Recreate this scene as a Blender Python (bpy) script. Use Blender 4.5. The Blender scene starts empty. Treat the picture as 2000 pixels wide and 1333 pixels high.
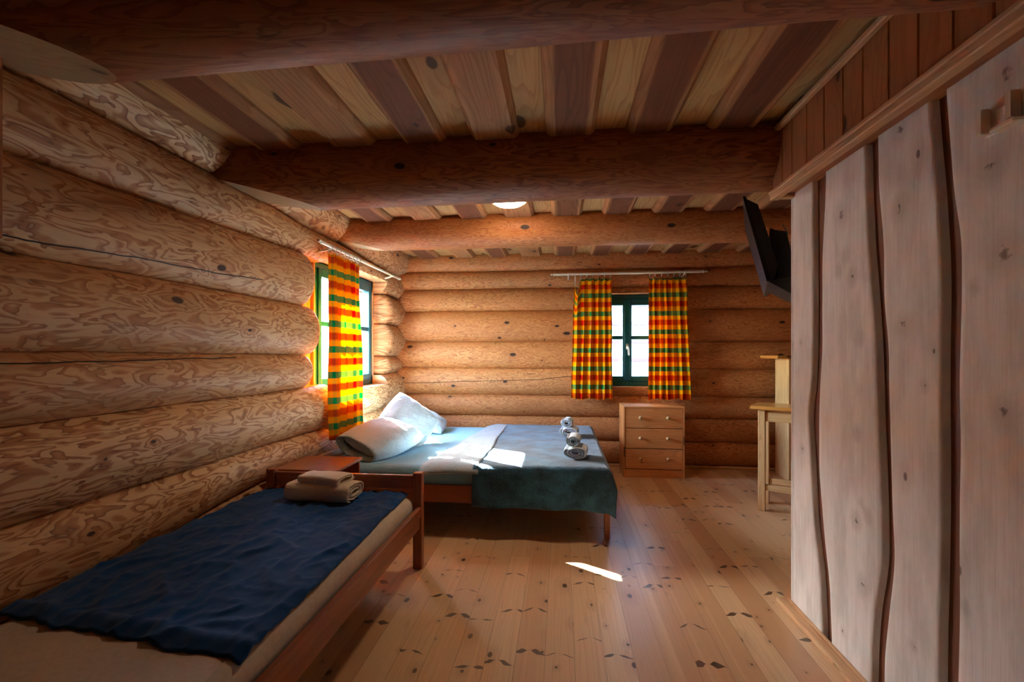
import bpy, math, random
from math import sin, cos, pi, sqrt, radians, atan2, exp
from mathutils import Vector, Matrix, noise
C = bpy.context.scene.collection
R = random.Random(7)

def nz(x, y=0.0, z=0.0):
    return noise.noise(Vector((x, y, z)))
def lerp(a, b, t): return a + (b-a)*t
def sm(a, b, x):
    t = max(0.0, min(1.0, (x-a)/(b-a))); return t*t*(3-2*t)
def srgb(r, g, b):
    f = lambda c: (c/255/12.92) if c/255 <= .04045 else ((c/255+.055)/1.055)**2.4
    return (f(r), f(g), f(b), 1)

# ------------------------------------------------------------------ mesh builder
class MB:
    def __init__(s):
        s.v = []; s.f = []; s.g = []; s.ck = []; s.m = []; s.usek = False
    def poly(s, pts, gs, cks=None, mi=0):
        n = len(s.v); s.v.extend(pts); s.f.append(tuple(range(n, n+len(pts))))
        s.g.extend(gs); s.m.append(mi)
        if cks: s.usek = True
        s.ck.extend(cks or [(1., 1.)]*len(pts))
    def grid(s, P, G, K=None, closed=False, flip=False, mi=0, smooth=True):
        """P: rows of points, G: rows of g; shared vertices"""
        nu, nv = len(P), len(P[0]); b = len(s.v)
        for r in P: s.v.extend(r)
        last = nv if closed else nv-1
        for i in range(nu-1):
            for j in range(last):
                j2 = (j+1) % nv
                q = [(i, j), (i+1, j), (i+1, j2), (i, j2)]
                if flip: q.reverse()
                s.f.append(tuple(b+a*nv+c for a, c in q)); s.m.append(mi)
                for a, c in q:
                    gg = G[a][c]
                    if closed and j2 == 0 and c == 0: gg = (gg[0], gg[1] if len(G[a]) == nv else G[a][nv][1], gg[2])
                    s.g.append(gg)
                    s.ck.append(K[a][c] if K else (1., 1.))
        if K: s.usek = True
    def box(s, lo, hi, ax=0, seed=None, ch=.003, mi=0, c=None):
        """chamfered box, grain along axis ax"""
        if seed is None: seed = R.random()*50
        lo = Vector(lo); hi = Vector(hi); ce = (lo+hi)/2; h = (hi-lo)/2
        ch = min(ch, min(h)*.45)
        vid = {}
        def P(sx, sy, sz, k):
            q = [h[0], h[1], h[2]]
            for a in range(3):
                if a != k: q[a] -= ch
            return ce+Vector((sx*q[0], sy*q[1], sz*q[2]))
        faces = []
        S = (-1, 1)
        for k in range(3):
            a, b = (k+1) % 3, (k+2) % 3
            for sg in S:
                L = []
                for (p, q) in ((-1, -1), (1, -1), (1, 1), (-1, 1)):
                    d = [0, 0, 0]; d[k] = sg; d[a] = p; d[b] = q
                    L.append(P(*d, k))
                if sg < 0: L.reverse()
                n = [0, 0, 0]; n[k] = sg; faces.append((L, n))
        for k in range(3):       # edges along k
            a, b = (k+1) % 3, (k+2) % 3
            for sa in S:
                for sb in S:
                    L = []
                    for (t, which) in ((-1, a), (1, a), (1, b), (-1, b)):
                        d = [0, 0, 0]; d[k] = t; d[a] = sa; d[b] = sb
                        L.append(P(*d, which))
                    n = [0, 0, 0]; n[a] = sa; n[b] = sb*.9; faces.append((L, n))
        for sx in S:
            for sy in S:
                for sz in S:
                    faces.append(([P(sx, sy, sz, 0), P(sx, sy, sz, 1), P(sx, sy, sz, 2)], [sx, sy, sz]))
        o1, o2 = [i for i in range(3) if i != ax]
        for L, n in faces:
            nn = (L[1]-L[0]).cross(L[2]-L[0])
            if nn.dot(Vector(n)) < 0: L.reverse()
            if abs(n[ax]) > .9 and abs(n[o1]) < .1 and abs(n[o2]) < .1:
                gs = [(p[o1]-ce[o1], (p[o2]-ce[o2])*1.0, seed+.5) for p in L]
            else:
                w = o2 if abs(n[o1]) > abs(n[o2]) else o1
                gs = [(p[ax], p[w]-ce[w], seed + (0.3 if w == o2 else 0)) for p in L]
            s.poly([tuple(p) for p in L], gs, mi=mi)
        return s
    def tube(s, pts, rad, n=12, caps=True, seed=0, mi=0):
        pts = [Vector(p) for p in pts]; rr = rad if isinstance(rad, (list, tuple)) else [rad]*len(pts)
        P = []; G = []; L = 0; up = None
        for i, p in enumerate(pts):
            t = (pts[min(i+1, len(pts)-1)]-pts[max(i-1, 0)]).normalized()
            if up is None or abs(t.dot(up)) > .98:
                up = Vector((0, 0, 1)) if abs(t.z) < .9 else Vector((1, 0, 0))
            x = t.cross(up).normalized(); y = t.cross(x).normalized(); up = y*-1 if False else up
            if i: L += (p-pts[i-1]).length
            P.append([tuple(p+(x*cos(a)+y*sin(a))*rr[i]) for a in [2*pi*k/n for k in range(n)]])
            G.append([(L, 2*pi*rr[i]*k/n, seed) for k in range(n+1)])
        s.grid(P, G, closed=True, flip=True)
        if caps:
            s.poly(P[0][:], [(0, 0, seed)]*n, mi=mi); s.poly(P[-1][::-1], [(0, 0, seed)]*n, mi=mi)
        return s
    def lathe(s, prof, o=(0, 0, 0), axis=2, n=20, seed=0):
        """prof: (r, h)"""
        o = Vector(o); P = []; G = []; L = 0
        for i, (r, h) in enumerate(prof):
            row = []
            for k in range(n):
                a = 2*pi*k/n; d = [0, 0, 0]; d[axis] = h
                d[(axis+1) % 3] = r*cos(a); d[(axis+2) % 3] = r*sin(a)
                row.append(tuple(o+Vector(d)))
            P.append(row); G.append([(h, r*2*pi*k/n, seed) for k in range(n+1)])
        s.grid(P, G, closed=True, flip=True)
        return s
    def build(s, name, mats, parent=None, smooth=False, sub=0, weld=False, loc=None):
        me = bpy.data.meshes.new(name)
        me.from_pydata([tuple(p) for p in s.v], [], s.f)
        at = me.attributes.new('g', 'FLOAT_VECTOR', 'CORNER')
        at.data.foreach_set('vector', [c for q in s.g for c in q])
        if s.usek:
            at = me.attributes.new('ck', 'FLOAT', 'CORNER'); at.data.foreach_set('value', [q[0] for q in s.ck])
            at = me.attributes.new('kn', 'FLOAT', 'CORNER'); at.data.foreach_set('value', [q[1] for q in s.ck])
        else:
            at = me.attributes.new('ck', 'FLOAT', 'CORNER'); at.data.foreach_set('value', [1.]*len(s.g))
            at = me.attributes.new('kn', 'FLOAT', 'CORNER'); at.data.foreach_set('value', [1.]*len(s.g))
        if not isinstance(mats, (list, tuple)): mats = [mats]
        for m in mats: me.materials.append(m)
        me.polygons.foreach_set('material_index', s.m)
        if smooth:
            me.polygons.foreach_set('use_smooth', [True]*len(me.polygons))
            me.update()
            if smooth != 'all':
                me.set_sharp_from_angle(angle=radians(50))
        me.validate()
        o = bpy.data.objects.new(name, me); C.objects.link(o)
        if parent: o.parent = parent
        if loc: o.location = loc
        if sub:
            md = o.modifiers.new('s', 'SUBSURF'); md.levels = sub; md.render_levels = sub
        return o

def tag(o, label=None, cat=None, group=None, kind=None):
    if label: o['label'] = label
    if cat: o['category'] = cat
    if group: o['group'] = group
    if kind: o['kind'] = kind
    return o
def empty(name, loc=(0, 0, 0), rz=0.0, **k):
    o = bpy.data.objects.new(name, None); C.objects.link(o); o.location = loc; o.rotation_euler = (0, 0, rz)
    o.empty_display_size = .1
    return tag(o, **k)
def copy_tree(o, parent=None):
    c = o.copy(); C.objects.link(c); c.parent = parent
    for ch in [x for x in bpy.data.objects if x.parent == o]: copy_tree(ch, c)
    return c

# ------------------------------------------------------------------ materials
class NT:
    def __init__(s, name):
        s.mat = bpy.data.materials.new(name); s.mat.use_nodes = True
        s.t = s.mat.node_tree; s.t.nodes.clear()
        s.out = s.t.nodes.new('ShaderNodeOutputMaterial')
    def n(s, typ, **k):
        nd = s.t.nodes.new('ShaderNode'+typ)
        for a, b in k.items(): setattr(nd, a, b)
        return nd
    def link(s, a, b):
        if isinstance(a, (int, float)): b.default_value = a
        elif isinstance(a, (tuple, list)): b.default_value = tuple(a)[:len(b.default_value)] if hasattr(b.default_value, '__len__') else a[0]
        else: s.t.links.new(a, b)
    def m(s, op, a, b=0.0, c=0.0, clamp=False):
        nd = s.n('Math', operation=op, use_clamp=clamp)
        s.link(a, nd.inputs[0]); s.link(b, nd.inputs[1]); s.link(c, nd.inputs[2])
        return nd.outputs[0]
    def attr(s, name='g'): return s.n('Attribute', attribute_name=name)
    def xyz(s, v):
        nd = s.n('SeparateXYZ'); s.link(v, nd.inputs[0]); return nd.outputs
    def comb(s, x, y, z):
        nd = s.n('CombineXYZ'); s.link(x, nd.inputs[0]); s.link(y, nd.inputs[1]); s.link(z, nd.inputs[2]); return nd.outputs[0]
    def noise(s, v, scale=1., detail=2., rough=.5, dist=0., dim='3D'):
        nd = s.n('TexNoise', noise_dimensions=dim); s.link(v, nd.inputs['Vector'])
        nd.inputs['Scale'].default_value = scale; nd.inputs['Detail'].default_value = detail
        nd.inputs['Roughness'].default_value = rough; nd.inputs['Distortion'].default_value = dist
        return nd.outputs[0]
    def vor(s, v, scale=1., rnd=1., dim='2D', feature='F1'):
        nd = s.n('TexVoronoi', voronoi_dimensions=dim, feature=feature)
        if dim == '1D': s.link(v, nd.inputs['W'])
        else: s.link(v, nd.inputs['Vector'])
        nd.inputs['Scale'].default_value = scale; nd.inputs['Randomness'].default_value = rnd
        return nd
    def ramp(s, f, stops, interp='LINEAR'):
        nd = s.n('ValToRGB'); cr = nd.color_ramp; cr.interpolation = interp
        while len(cr.elements) < len(stops): cr.elements.new(.5)
        for e, (p, c) in zip(cr.elements, stops): e.position = p; e.color = c
        s.link(f, nd.inputs[0]); return nd.outputs[0]
    def map(s, f, a, b, c=0., d=1., smooth=True):
        nd = s.n('MapRange', interpolation_type='SMOOTHSTEP' if smooth else 'LINEAR')
        s.link(f, nd.inputs[0])
        for i, q in enumerate((a, b, c, d)): s.link(q, nd.inputs[1+i])
        return nd.outputs[0]
    def mix(s, f, a, b, mode='MIX'):
        nd = s.n('Mix', data_type='RGBA', blend_type=mode)
        s.link(f, nd.inputs[0]); s.link(a, nd.inputs[6]); s.link(b, nd.inputs[7])
        return nd.outputs[2]
    def bump(s, h, dist=.002, strength=1.):
        nd = s.n('Bump'); nd.inputs['Strength'].default_value = strength; nd.inputs['Distance'].default_value = dist
        s.link(h, nd.inputs['Height']); return nd.outputs[0]
    def bsdf(s, col, rough=.5, normal=None, spec=.5, metal=0., coat=0., sheen=0., coat_rough=.1):
        b = s.n('BsdfPrincipled'); s.link(col, b.inputs['Base Color']); s.link(rough, b.inputs['Roughness'])
        b.inputs['Specular IOR Level'].default_value = spec; b.inputs['Metallic'].default_value = metal
        b.inputs['Coat Weight'].default_value = coat; b.inputs['Coat Roughness'].default_value = coat_rough
        b.inputs['Sheen Weight'].default_value = sheen
        if normal is not None: s.link(normal, b.inputs['Normal'])
        return b.outputs[0]
    def done(s, sh): s.t.links.new(sh, s.out.inputs[0]); return s.mat

def knots(t, u, v, seed, su=1.6, sv=2.2, r=.05, keep=.5):
    """sparse knots; returns mask, distance"""
    vec = t.comb(t.m('ADD', t.m('MULTIPLY', u, su), t.m('MULTIPLY', seed, 7.31)), t.m('ADD', t.m('MULTIPLY', v, sv), t.m('MULTIPLY', seed, 3.17)), 0.)
    wob = t.noise(t.comb(u, v, seed), 14., 2.)
    vo = t.vor(vec, 1.)
    cr = t.xyz(vo.outputs['Color'])[0]
    rr = t.m('MULTIPLY', t.map(cr, keep, 1., 0., 1., False), r*1.3)
    rr = t.m('ADD', rr, t.m('MULTIPLY', t.m('GREATER_THAN', cr, keep), r*.45))
    d = t.m('ADD', vo.outputs['Distance'], t.m('MULTIPLY', t.m('SUBTRACT', wob, .5), r*.5))
    mask = t.map(d, rr, t.m('MULTIPLY', rr, .65), 0., 1.)
    near = t.m('MULTIPLY', t.map(d, t.m('MULTIPLY', rr, 5.), rr), t.m('GREATER_THAN', cr, keep))
    return mask, near

def m_log(name, light, mid, dark, knotc=(60, 34, 22), rings=7.5, rough=.55, sc=(1.15, 4.2), keep=.62, kr=.075, amp=1.0):
    t = NT(name); a = t.attr().outputs['Vector']; u, v, sd = t.xyz(a)
    km, near = knots(t, u, v, sd, 1.7, 3.4, kr, keep)
    q = t.comb(t.m('MULTIPLY', u, sc[0]), t.m('MULTIPLY', v, sc[1]), t.m('MULTIPLY', sd, 5.7))
    n1 = t.noise(q, 3.4, 2.6, .52, .55)
    n1 = t.m('ADD', n1, t.m('MULTIPLY', near, .22))
    fr = t.m('FRACT', t.m('MULTIPLY', n1, rings))
    big = t.noise(t.comb(t.m('MULTIPLY', u, .8), t.m('MULTIPLY', v, 4.), sd), 2., 2.)
    fib = t.noise(t.comb(t.m('MULTIPLY', u, 5.), t.m('MULTIPLY', v, 130.), sd), 1., 2.)
    rg = t.ramp(fr, [(0., srgb(*dark)), (.07, srgb(*mid)), (.30, srgb(*[lerp(m, l, .35) for m, l in zip(mid, light)])), (.48, srgb(*light)), (.9, srgb(*light)), (1., srgb(*dark))])
    col = t.mix(t.map(big, .35, .7, 0., .45), rg, srgb(*[lerp(l, m, .55) for m, l in zip(mid, light)]))
    if amp < 1: col = t.mix(1-amp, col, srgb(*[lerp(l, m, .4) for m, l in zip(mid, light)]))
    col = t.mix(t.map(fib, .3, .75, 0., .22), col, srgb(*mid))
    tone = t.noise(t.comb(sd, 3.3, 0.), 3.1, 0.)
    col = t.mix(t.map(tone, .35, .65, 0., .3), col, srgb(*mid))
    col = t.mix(t.m('MULTIPLY', near, .35), col, srgb(*mid))
    col = t.mix(km, col, srgb(*knotc))
    kn = t.attr('kn').outputs['Fac']
    kw = t.m('ADD', kn, t.m('MULTIPLY', t.m('SUBTRACT', t.noise(t.comb(u, v, sd), 60., 2.), .5), .014))
    col = t.mix(t.map(kw, .020, .013), col, srgb(*knotc))
    ck = t.attr('ck').outputs['Fac']
    cw = t.m('ABSOLUTE', t.m('ADD', ck, t.m('MULTIPLY', t.m('SUBTRACT', t.noise(t.comb(t.m('MULTIPLY', u, 5.), 0., 0.), 1., 3.), .5), .02)))
    cm = t.map(cw, .0030, .0016)
    # fine random drying checks
    hc = t.noise(t.comb(t.m('MULTIPLY', u, 1.1), t.m('MULTIPLY', v, 26.), t.m('MULTIPLY', sd, 2.)), 1., 1.)
    hair = t.m('MULTIPLY', t.map(t.m('ABSOLUTE', t.m('SUBTRACT', hc, .66)), .006, .002), .45)
    col = t.mix(hair, col, srgb(*[c*.55 for c in dark]))
    col = t.mix(cm, col, srgb(24, 14, 10))
    h = t.m('SUBTRACT', t.m('ADD', t.m('MULTIPLY', fr, .12), t.m('MULTIPLY', fib, .25)), t.m('ADD', t.m('MULTIPLY', cm, 3.), t.m('MULTIPLY', km, .4)))
    return t.done(t.bsdf(col, rough, t.bump(h, .0022), spec=.35))

def m_board(name, light, mid, heart=None, knotc=(70, 40, 25), rough=.5, keep=.55, kr=.05, hw=.065, var=.5, spec=.4, coat=0., su=1.9, ring=9., wash=0., joint=None):
    """flat-sawn board; heart: darker reddish core in the middle of the board"""
    t = NT(name); a = t.attr().outputs['Vector']; u, v, sd = t.xyz(a)
    km, near = knots(t, u, v, sd, su, 3.6, kr, keep)
    q = t.comb(t.m('MULTIPLY', u, .75), t.m('MULTIPLY', v, 6.), t.m('MULTIPLY', sd, 4.3))
    n1 = t.m('ADD', t.noise(q, 1.5, 1.8, .45, .15), t.m('MULTIPLY', near, .12))
    w = t.m('ADD', t.m('MULTIPLY', n1, ring), t.m('MULTIPLY', t.m('ABSOLUTE', v), 26.))
    fr = t.m('FRACT', w)
    line = t.ramp(fr, [(0., (1, 1, 1, 1)), (.14, (.75, .75, .75, 1)), (.4, (.12, .12, .12, 1)), (.93, (0, 0, 0, 1)), (1., (1, 1, 1, 1))])
    L, M = srgb(*light), srgb(*mid)
    col = t.mix(t.m('MULTIPLY', line, .55 if not wash else .22), L, M)
    if heart:
        hm = t.map(t.m('ADD', t.m('ABSOLUTE', v), t.m('MULTIPLY', t.m('SUBTRACT', t.noise(t.comb(u, 0., sd), 1.3, 2.), .5), .05)), hw+.008, hw-.008)
        H = srgb(*heart); H2 = srgb(*[c*.74 for c in heart])
        hc = t.mix(t.m('MULTIPLY', line, .7), H, H2)
        on = t.map(t.noise(t.comb(sd, 1.7, 0.), 4.7, 0.), .40, .52)
        col = t.mix(t.m('MULTIPLY', hm, t.m('ADD', t.m('MULTIPLY', on, .75), .2)), col, hc)
    tone = t.noise(t.comb(t.m('MULTIPLY', sd, 9.1), 2.2, 0.), 1., 0.)
    col = t.mix(t.map(tone, .3, .7, 0., var), col, M)
    fib = t.noise(t.comb(t.m('MULTIPLY', u, 4.), t.m('MULTIPLY', v, 190.), sd), 1., 2.)
    col = t.mix(t.map(fib, .35, .8, 0., .22), col, srgb(*[c*.8 for c in mid]))
    if wash:
        bl = t.noise(t.comb(t.m('MULTIPLY', u, 1.6), t.m('MULTIPLY', v, 5.), sd), 2.2, 4., .6)
        col = t.mix(t.map(bl, .38, .72, 0., wash), col, srgb(*[c*.80 for c in mid]))
        bl2 = t.noise(t.comb(t.m('MULTIPLY', u, 2.), t.m('MULTIPLY', v, 9.), t.m('ADD', sd, 9.)), 2.2, 3.)
        col = t.mix(t.map(bl2, .60, .75, 0., .5), col, srgb(222, 222, 222))
    col = t.mix(t.m('MULTIPLY', near, .3), col, srgb(*[c*.8 for c in mid]))
    col = t.mix(t.m('MULTIPLY', km, .85), col, srgb(*knotc))
    kn = t.attr('kn').outputs['Fac']
    kw = t.m('ADD', kn, t.m('MULTIPLY', t.m('SUBTRACT', t.noise(t.comb(u, v, sd), 70., 3.), .5), .02))
    col = t.mix(t.map(kw, .05, .012, 0., .35), col, srgb(*[c*.72 for c in mid]))
    col = t.mix(t.map(kw, .012, .006, 0., .8), col, srgb(*knotc))
    h = t.m('SUBTRACT', t.m('ADD', t.m('MULTIPLY', line, .2), t.m('MULTIPLY', fib, .3)), t.m('MULTIPLY', km, .5))
    return t.done(t.bsdf(col, rough, t.bump(h, .0012), spec=spec, coat=coat))

def m_floor():
    t = NT('varnished_pine_floor'); a = t.attr().outputs['Vector']; u, v, sd = t.xyz(a)
    # mirrored wing knots: 1D cells along the board
    uu = t.m('ADD', u, t.m('MULTIPLY', sd, 11.7))
    vo = t.vor(uu, 2.6, .9, '1D')
    W = vo.outputs['W']
    cr = t.xyz(vo.outputs['Color'])
    d = t.m('SUBTRACT', uu, t.m('DIVIDE', W, 1.))
    off = t.m('MULTIPLY', t.m('SUBTRACT', cr[1], .5), .05)
    av = t.m('ABSOLUTE', t.m('ADD', v, off))
    wob = t.m('SUBTRACT', t.noise(t.comb(u, v, sd), 26., 3., .6), .5)
    e = t.m('ABSOLUTE', t.m('ADD', t.m('ADD', d, t.m('MULTIPLY', av, t.m('ADD', .05, t.m('MULTIPLY', cr[2], .75)))), t.m('MULTIPLY', wob, .02)))
    bell = t.m('MULTIPLY', t.map(av, .004, .030), t.map(av, .075, .03))
    th = t.m('MULTIPLY', bell, t.m('ADD', .0012, t.m('MULTIPLY', t.m('POWER', cr[0], 3.), .019)))
    wing = t.m('MULTIPLY', t.map(t.m('SUBTRACT', e, th), .0015, -.0015), t.m('GREATER_THAN', cr[0], .45))
    wing = t.m('MULTIPLY', wing, t.m('LESS_THAN', t.m('ABSOLUTE', d), .12))
    km, near = knots(t, u, v, sd, 3.2, 5.5, .05, .72)
    km2, near2 = knots(t, t.m('ADD', u, 3.3), t.m('ADD', v, 1.3), sd, 7., 9., .045, .82)
    q = t.comb(t.m('MULTIPLY', u, .55), t.m('MULTIPLY', v, 9.), t.m('MULTIPLY', sd, 4.3))
    n1 = t.m('ADD', t.noise(q, 1.5, 2., .5, .1), t.m('MULTIPLY', near, .08))
    fr = t.m('FRACT', t.m('ADD', t.m('MULTIPLY', n1, 8.), t.m('MULTIPLY', v, 60.)))
    line = t.ramp(fr, [(0., (1, 1, 1, 1)), (.35, (.1, .1, .1, 1)), (.9, (0, 0, 0, 1)), (1., (1, 1, 1, 1))])
    col = t.mix(t.m('MULTIPLY', line, .4), srgb(226, 190, 148), srgb(190, 140, 98))
    tone = t.noise(t.comb(t.m('MULTIPLY', sd, 9.1), 2.2, 0.), 1., 0.)
    col = t.mix(t.map(tone, .3, .7, 0., .75), col, srgb(192, 142, 100))
    streak = t.noise(t.comb(t.m('MULTIPLY', u, .35), t.m('MULTIPLY', v, 30.), sd), 1., 2.)
    col = t.mix(t.map(streak, .5, .75, 0., .4), col, srgb(234, 198, 152))
    dk = t.m('MAXIMUM', t.m('MAXIMUM', wing, km), km2)
    col = t.mix(t.m('MULTIPLY', t.m('MAXIMUM', near, near2), .22), col, srgb(128, 76, 46))
    col = t.mix(t.m('MULTIPLY', dk, .88), col, srgb(52, 26, 18))
    gap = t.map(t.m('ABSOLUTE', t.m('SUBTRACT', t.m('ABSOLUTE', v), .0605)), .0012, .0004)
    col = t.mix(t.m('MULTIPLY', gap, .55), col, srgb(60, 34, 22))
    rg = t.m('ADD', .27, t.m('MULTIPLY', t.noise(t.comb(u, v, sd), 3., 3.), .16))
    h = t.m('SUBTRACT', t.m('MULTIPLY', line, .12), t.m('ADD', t.m('MULTIPLY', gap, 1.), t.m('MULTIPLY', dk, .15)))
    return t.done(t.bsdf(col, rg, t.bump(h, .0012), spec=.6, coat=.35, coat_rough=.3))

def m_plain(name, col, rough=.5, spec=.5, metal=0., coat=0., bump=0., bscale=200., sheen=0., var=0.):
    t = NT(name); v = t.n('TexCoord').outputs['Object']
    n = t.noise(v, bscale, 3.)
    c = t.mix(t.map(n, .3, .7, 0., max(var, .06)), srgb(*col), srgb(*[x*.8 for x in col]))
    return t.done(t.bsdf(c, rough, t.bump(n, bump or .0002), spec=spec, metal=metal, coat=coat, sheen=sheen))

def m_fabric(name, col, col2=None, pile=.003, pscale=90., sheen=.5, big=.35, weave=0):
    t = NT(name); v = t.n('TexCoord').outputs['Object']
    n = t.noise(v, pscale, 3., .6); nb = t.noise(v, 5., 3., .55)
    c2 = col2 or [x*.78 for x in col]
    c = t.mix(t.map(nb, .35, .65, 0., big), srgb(*col), srgb(*c2))
    c = t.mix(t.map(n, .35, .75, 0., .25), c, srgb(*[x*.72 for x in col]))
    return t.done(t.bsdf(c, .9, t.bump(n, pile), spec=.15, sheen=sheen))

def m_plaid():
    t = NT('madras_plaid_cotton'); u, v, sd = t.xyz(t.attr().outputs['Vector'])
    Y = srgb(252, 176, 8); O = srgb(240, 110, 12); Rd = srgb(214, 22, 16); G = srgb(0, 142, 84); DR = srgb(150, 14, 24)
    def stripes(x, seq):
        st = []; p = 0.
        for c, w in seq: st.append((min(p, .999), c)); p += w
        return t.ramp(t.m('FRACT', x), st, 'CONSTANT')
    weft = stripes(t.m('DIVIDE', v, .198), [(Rd, .24), (O, .03), (Y, .21), (G, .25), (Y, .22), (O, .05)])
    warp = stripes(t.m('DIVIDE', u, .27), [(Y, .34), (G, .10), (Y, .22), (DR, .14), (O, .20)])
    c = t.mix(.22, weft, warp)
    th = t.noise(t.comb(t.m('MULTIPLY', u, 900.), t.m('MULTIPLY', v, 60.), 0.), 1., 1.)
    c = t.mix(t.map(th, .4, .8, 0., .12), c, srgb(120, 40, 20))
    d = t.n('BsdfDiffuse'); t.link(c, d.inputs[0])
    tr = t.n('BsdfTranslucent'); t.link(c, tr.inputs[0])
    mx = t.n('MixShader'); mx.inputs[0].default_value = .3
    t.link(d.outputs[0], mx.inputs[1]); t.link(tr.outputs[0], mx.inputs[2])
    return t.done(mx.outputs[0])

def m_glass():
    t = NT('window_glass')
    tr = t.n('BsdfTransparent'); tr.inputs[0].default_value = (.93, .97, .97, 1)
    gl = t.n('BsdfGlossy'); gl.inputs[1].default_value = .02
    mx = t.n('MixShader'); mx.inputs[0].default_value = .05; t.link(tr.outputs[0], mx.inputs[1]); t.link(gl.outputs[0], mx.inputs[2])
    return t.done(mx.outputs[0])
def m_emit(name, col, s):
    t = NT(name); e = t.n('Emission'); e.inputs[0].default_value = col; e.inputs[1].default_value = s
    return t.done(e.outputs[0])

LOG = m_log('peeled_spruce_log', (226, 186, 140), (168, 110, 64), (110, 62, 34), kr=.05)
LOGB = m_log('peeled_spruce_log_fine', (208, 144, 86), (158, 88, 44), (112, 54, 26), rings=8, sc=(1.5, 8.5), keep=.5, kr=.045, amp=.85)
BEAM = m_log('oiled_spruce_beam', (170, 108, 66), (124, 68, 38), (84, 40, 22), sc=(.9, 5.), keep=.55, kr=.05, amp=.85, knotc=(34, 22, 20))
ENDG = m_board('sawn_log_face', (200, 170, 130), (160, 125, 90), keep=.6, kr=.08)
CEIL_LOW = m_board('ceiling_heartwood_board', (186, 134, 90), (142, 88, 54), heart=(114, 66, 50), keep=.7, kr=.06, hw=.078, var=.5, ring=8, spec=.15, rough=.65)
CEIL_UP = m_board('ceiling_pale_board', (206, 162, 108), (164, 110, 64), knotc=(60, 36, 26), keep=.42, kr=.10, var=.35, ring=8, spec=.15, rough=.65)
SOFF = m_board('soffit_pine_paneling', (176, 112, 66), (142, 84, 46), knotc=(66, 32, 20), keep=.5, kr=.075, var=.4)
TRIM = m_board('pale_pine_trim', (214, 172, 128), (180, 130, 88), keep=.9, kr=.03, var=.2)
WASH = m_board('limewashed_plank', (238, 236, 232), (222, 212, 200), knotc=(104, 92, 88), keep=.6, kr=.024, var=.25, wash=.45, ring=5, rough=.62, spec=.3)
BACK = m_board('brown_backing_board', (128, 76, 44), (104, 58, 32), keep=.8, kr=.03)
PINE = m_board('lacquered_pine', (226, 154, 90), (188, 112, 58), knotc=(76, 38, 24), keep=.6, kr=.07, coat=.2, rough=.4, var=.4)
BEDW = m_board('reddish_bed_pine', (166, 98, 62), (132, 70, 42), keep=.75, kr=.05, coat=.25, rough=.38)
NIGHT = m_board('red_brown_veneer', (158, 82, 46), (134, 64, 36), keep=.95, kr=.02, coat=.3, rough=.3, var=.1)
RAW = m_board('raw_pale_pine', (222, 182, 128), (190, 142, 90), keep=.75, kr=.05, var=.2)
HONEY = m_board('honey_slab', (224, 160, 82), (190, 120, 54), keep=.8, kr=.05, coat=.4, rough=.3)
FLOOR = m_floor()
TEAL = m_plain('teal_window_paint', (4, 88, 106), .35, coat=.2)
GLASS = m_glass()
PLAID = m_plaid()
CREAM = m_plain('cream_lacquer', (226, 212, 190), .3, coat=.3)
METAL = m_plain('pale_metal', (200, 196, 186), .35, metal=.8)
BLACK = m_plain('black_plastic', (14, 14, 15), .35)
DGREY = m_plain('dark_grey_plastic', (50, 50, 52), .45)
SHEET = m_fabric('pale_blue_grey_sheet', (140, 190, 216), pile=.0008, pscale=60, sheen=.1, big=.15)
SHEETW = m_fabric('off_white_sheet', (206, 190, 172), pile=.0008, pscale=60, sheen=.1, big=.15)
FLEECE = m_fabric('slate_teal_fleece', (36, 62, 80), (64, 116, 148), pile=.006, pscale=60., sheen=.35, big=.75)
SHERPA = m_fabric('light_grey_sherpa', (150, 166, 176), (176, 190, 198), pile=.008, pscale=70., sheen=.4)
PILLOW = m_fabric('plush_pillow_cover', (186, 208, 222), (162, 186, 202), pile=.008, pscale=80., sheen=.5)
TOWEL = m_fabric('white_terry', (206, 220, 230), pile=.004, pscale=160., sheen=.5, big=.1)
TOWELB = m_fabric('beige_terry', (226, 206, 182), pile=.004, pscale=160., sheen=.4, big=.15)
NAVY = m_fabric('navy_cotton', (4, 68, 128), (2, 50, 98), pile=.0006, pscale=120., sheen=.15, big=.3)

# ------------------------------------------------------------------ log walls
def interp(pts, x):
    if x <= pts[0][0]: return pts[0][1]
    for (a, va), (b, vb) in zip(pts, pts[1:]):
        if x <= b: return lerp(va, vb, sm(a, b, x)) if True else 0
    return pts[-1][1]

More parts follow.
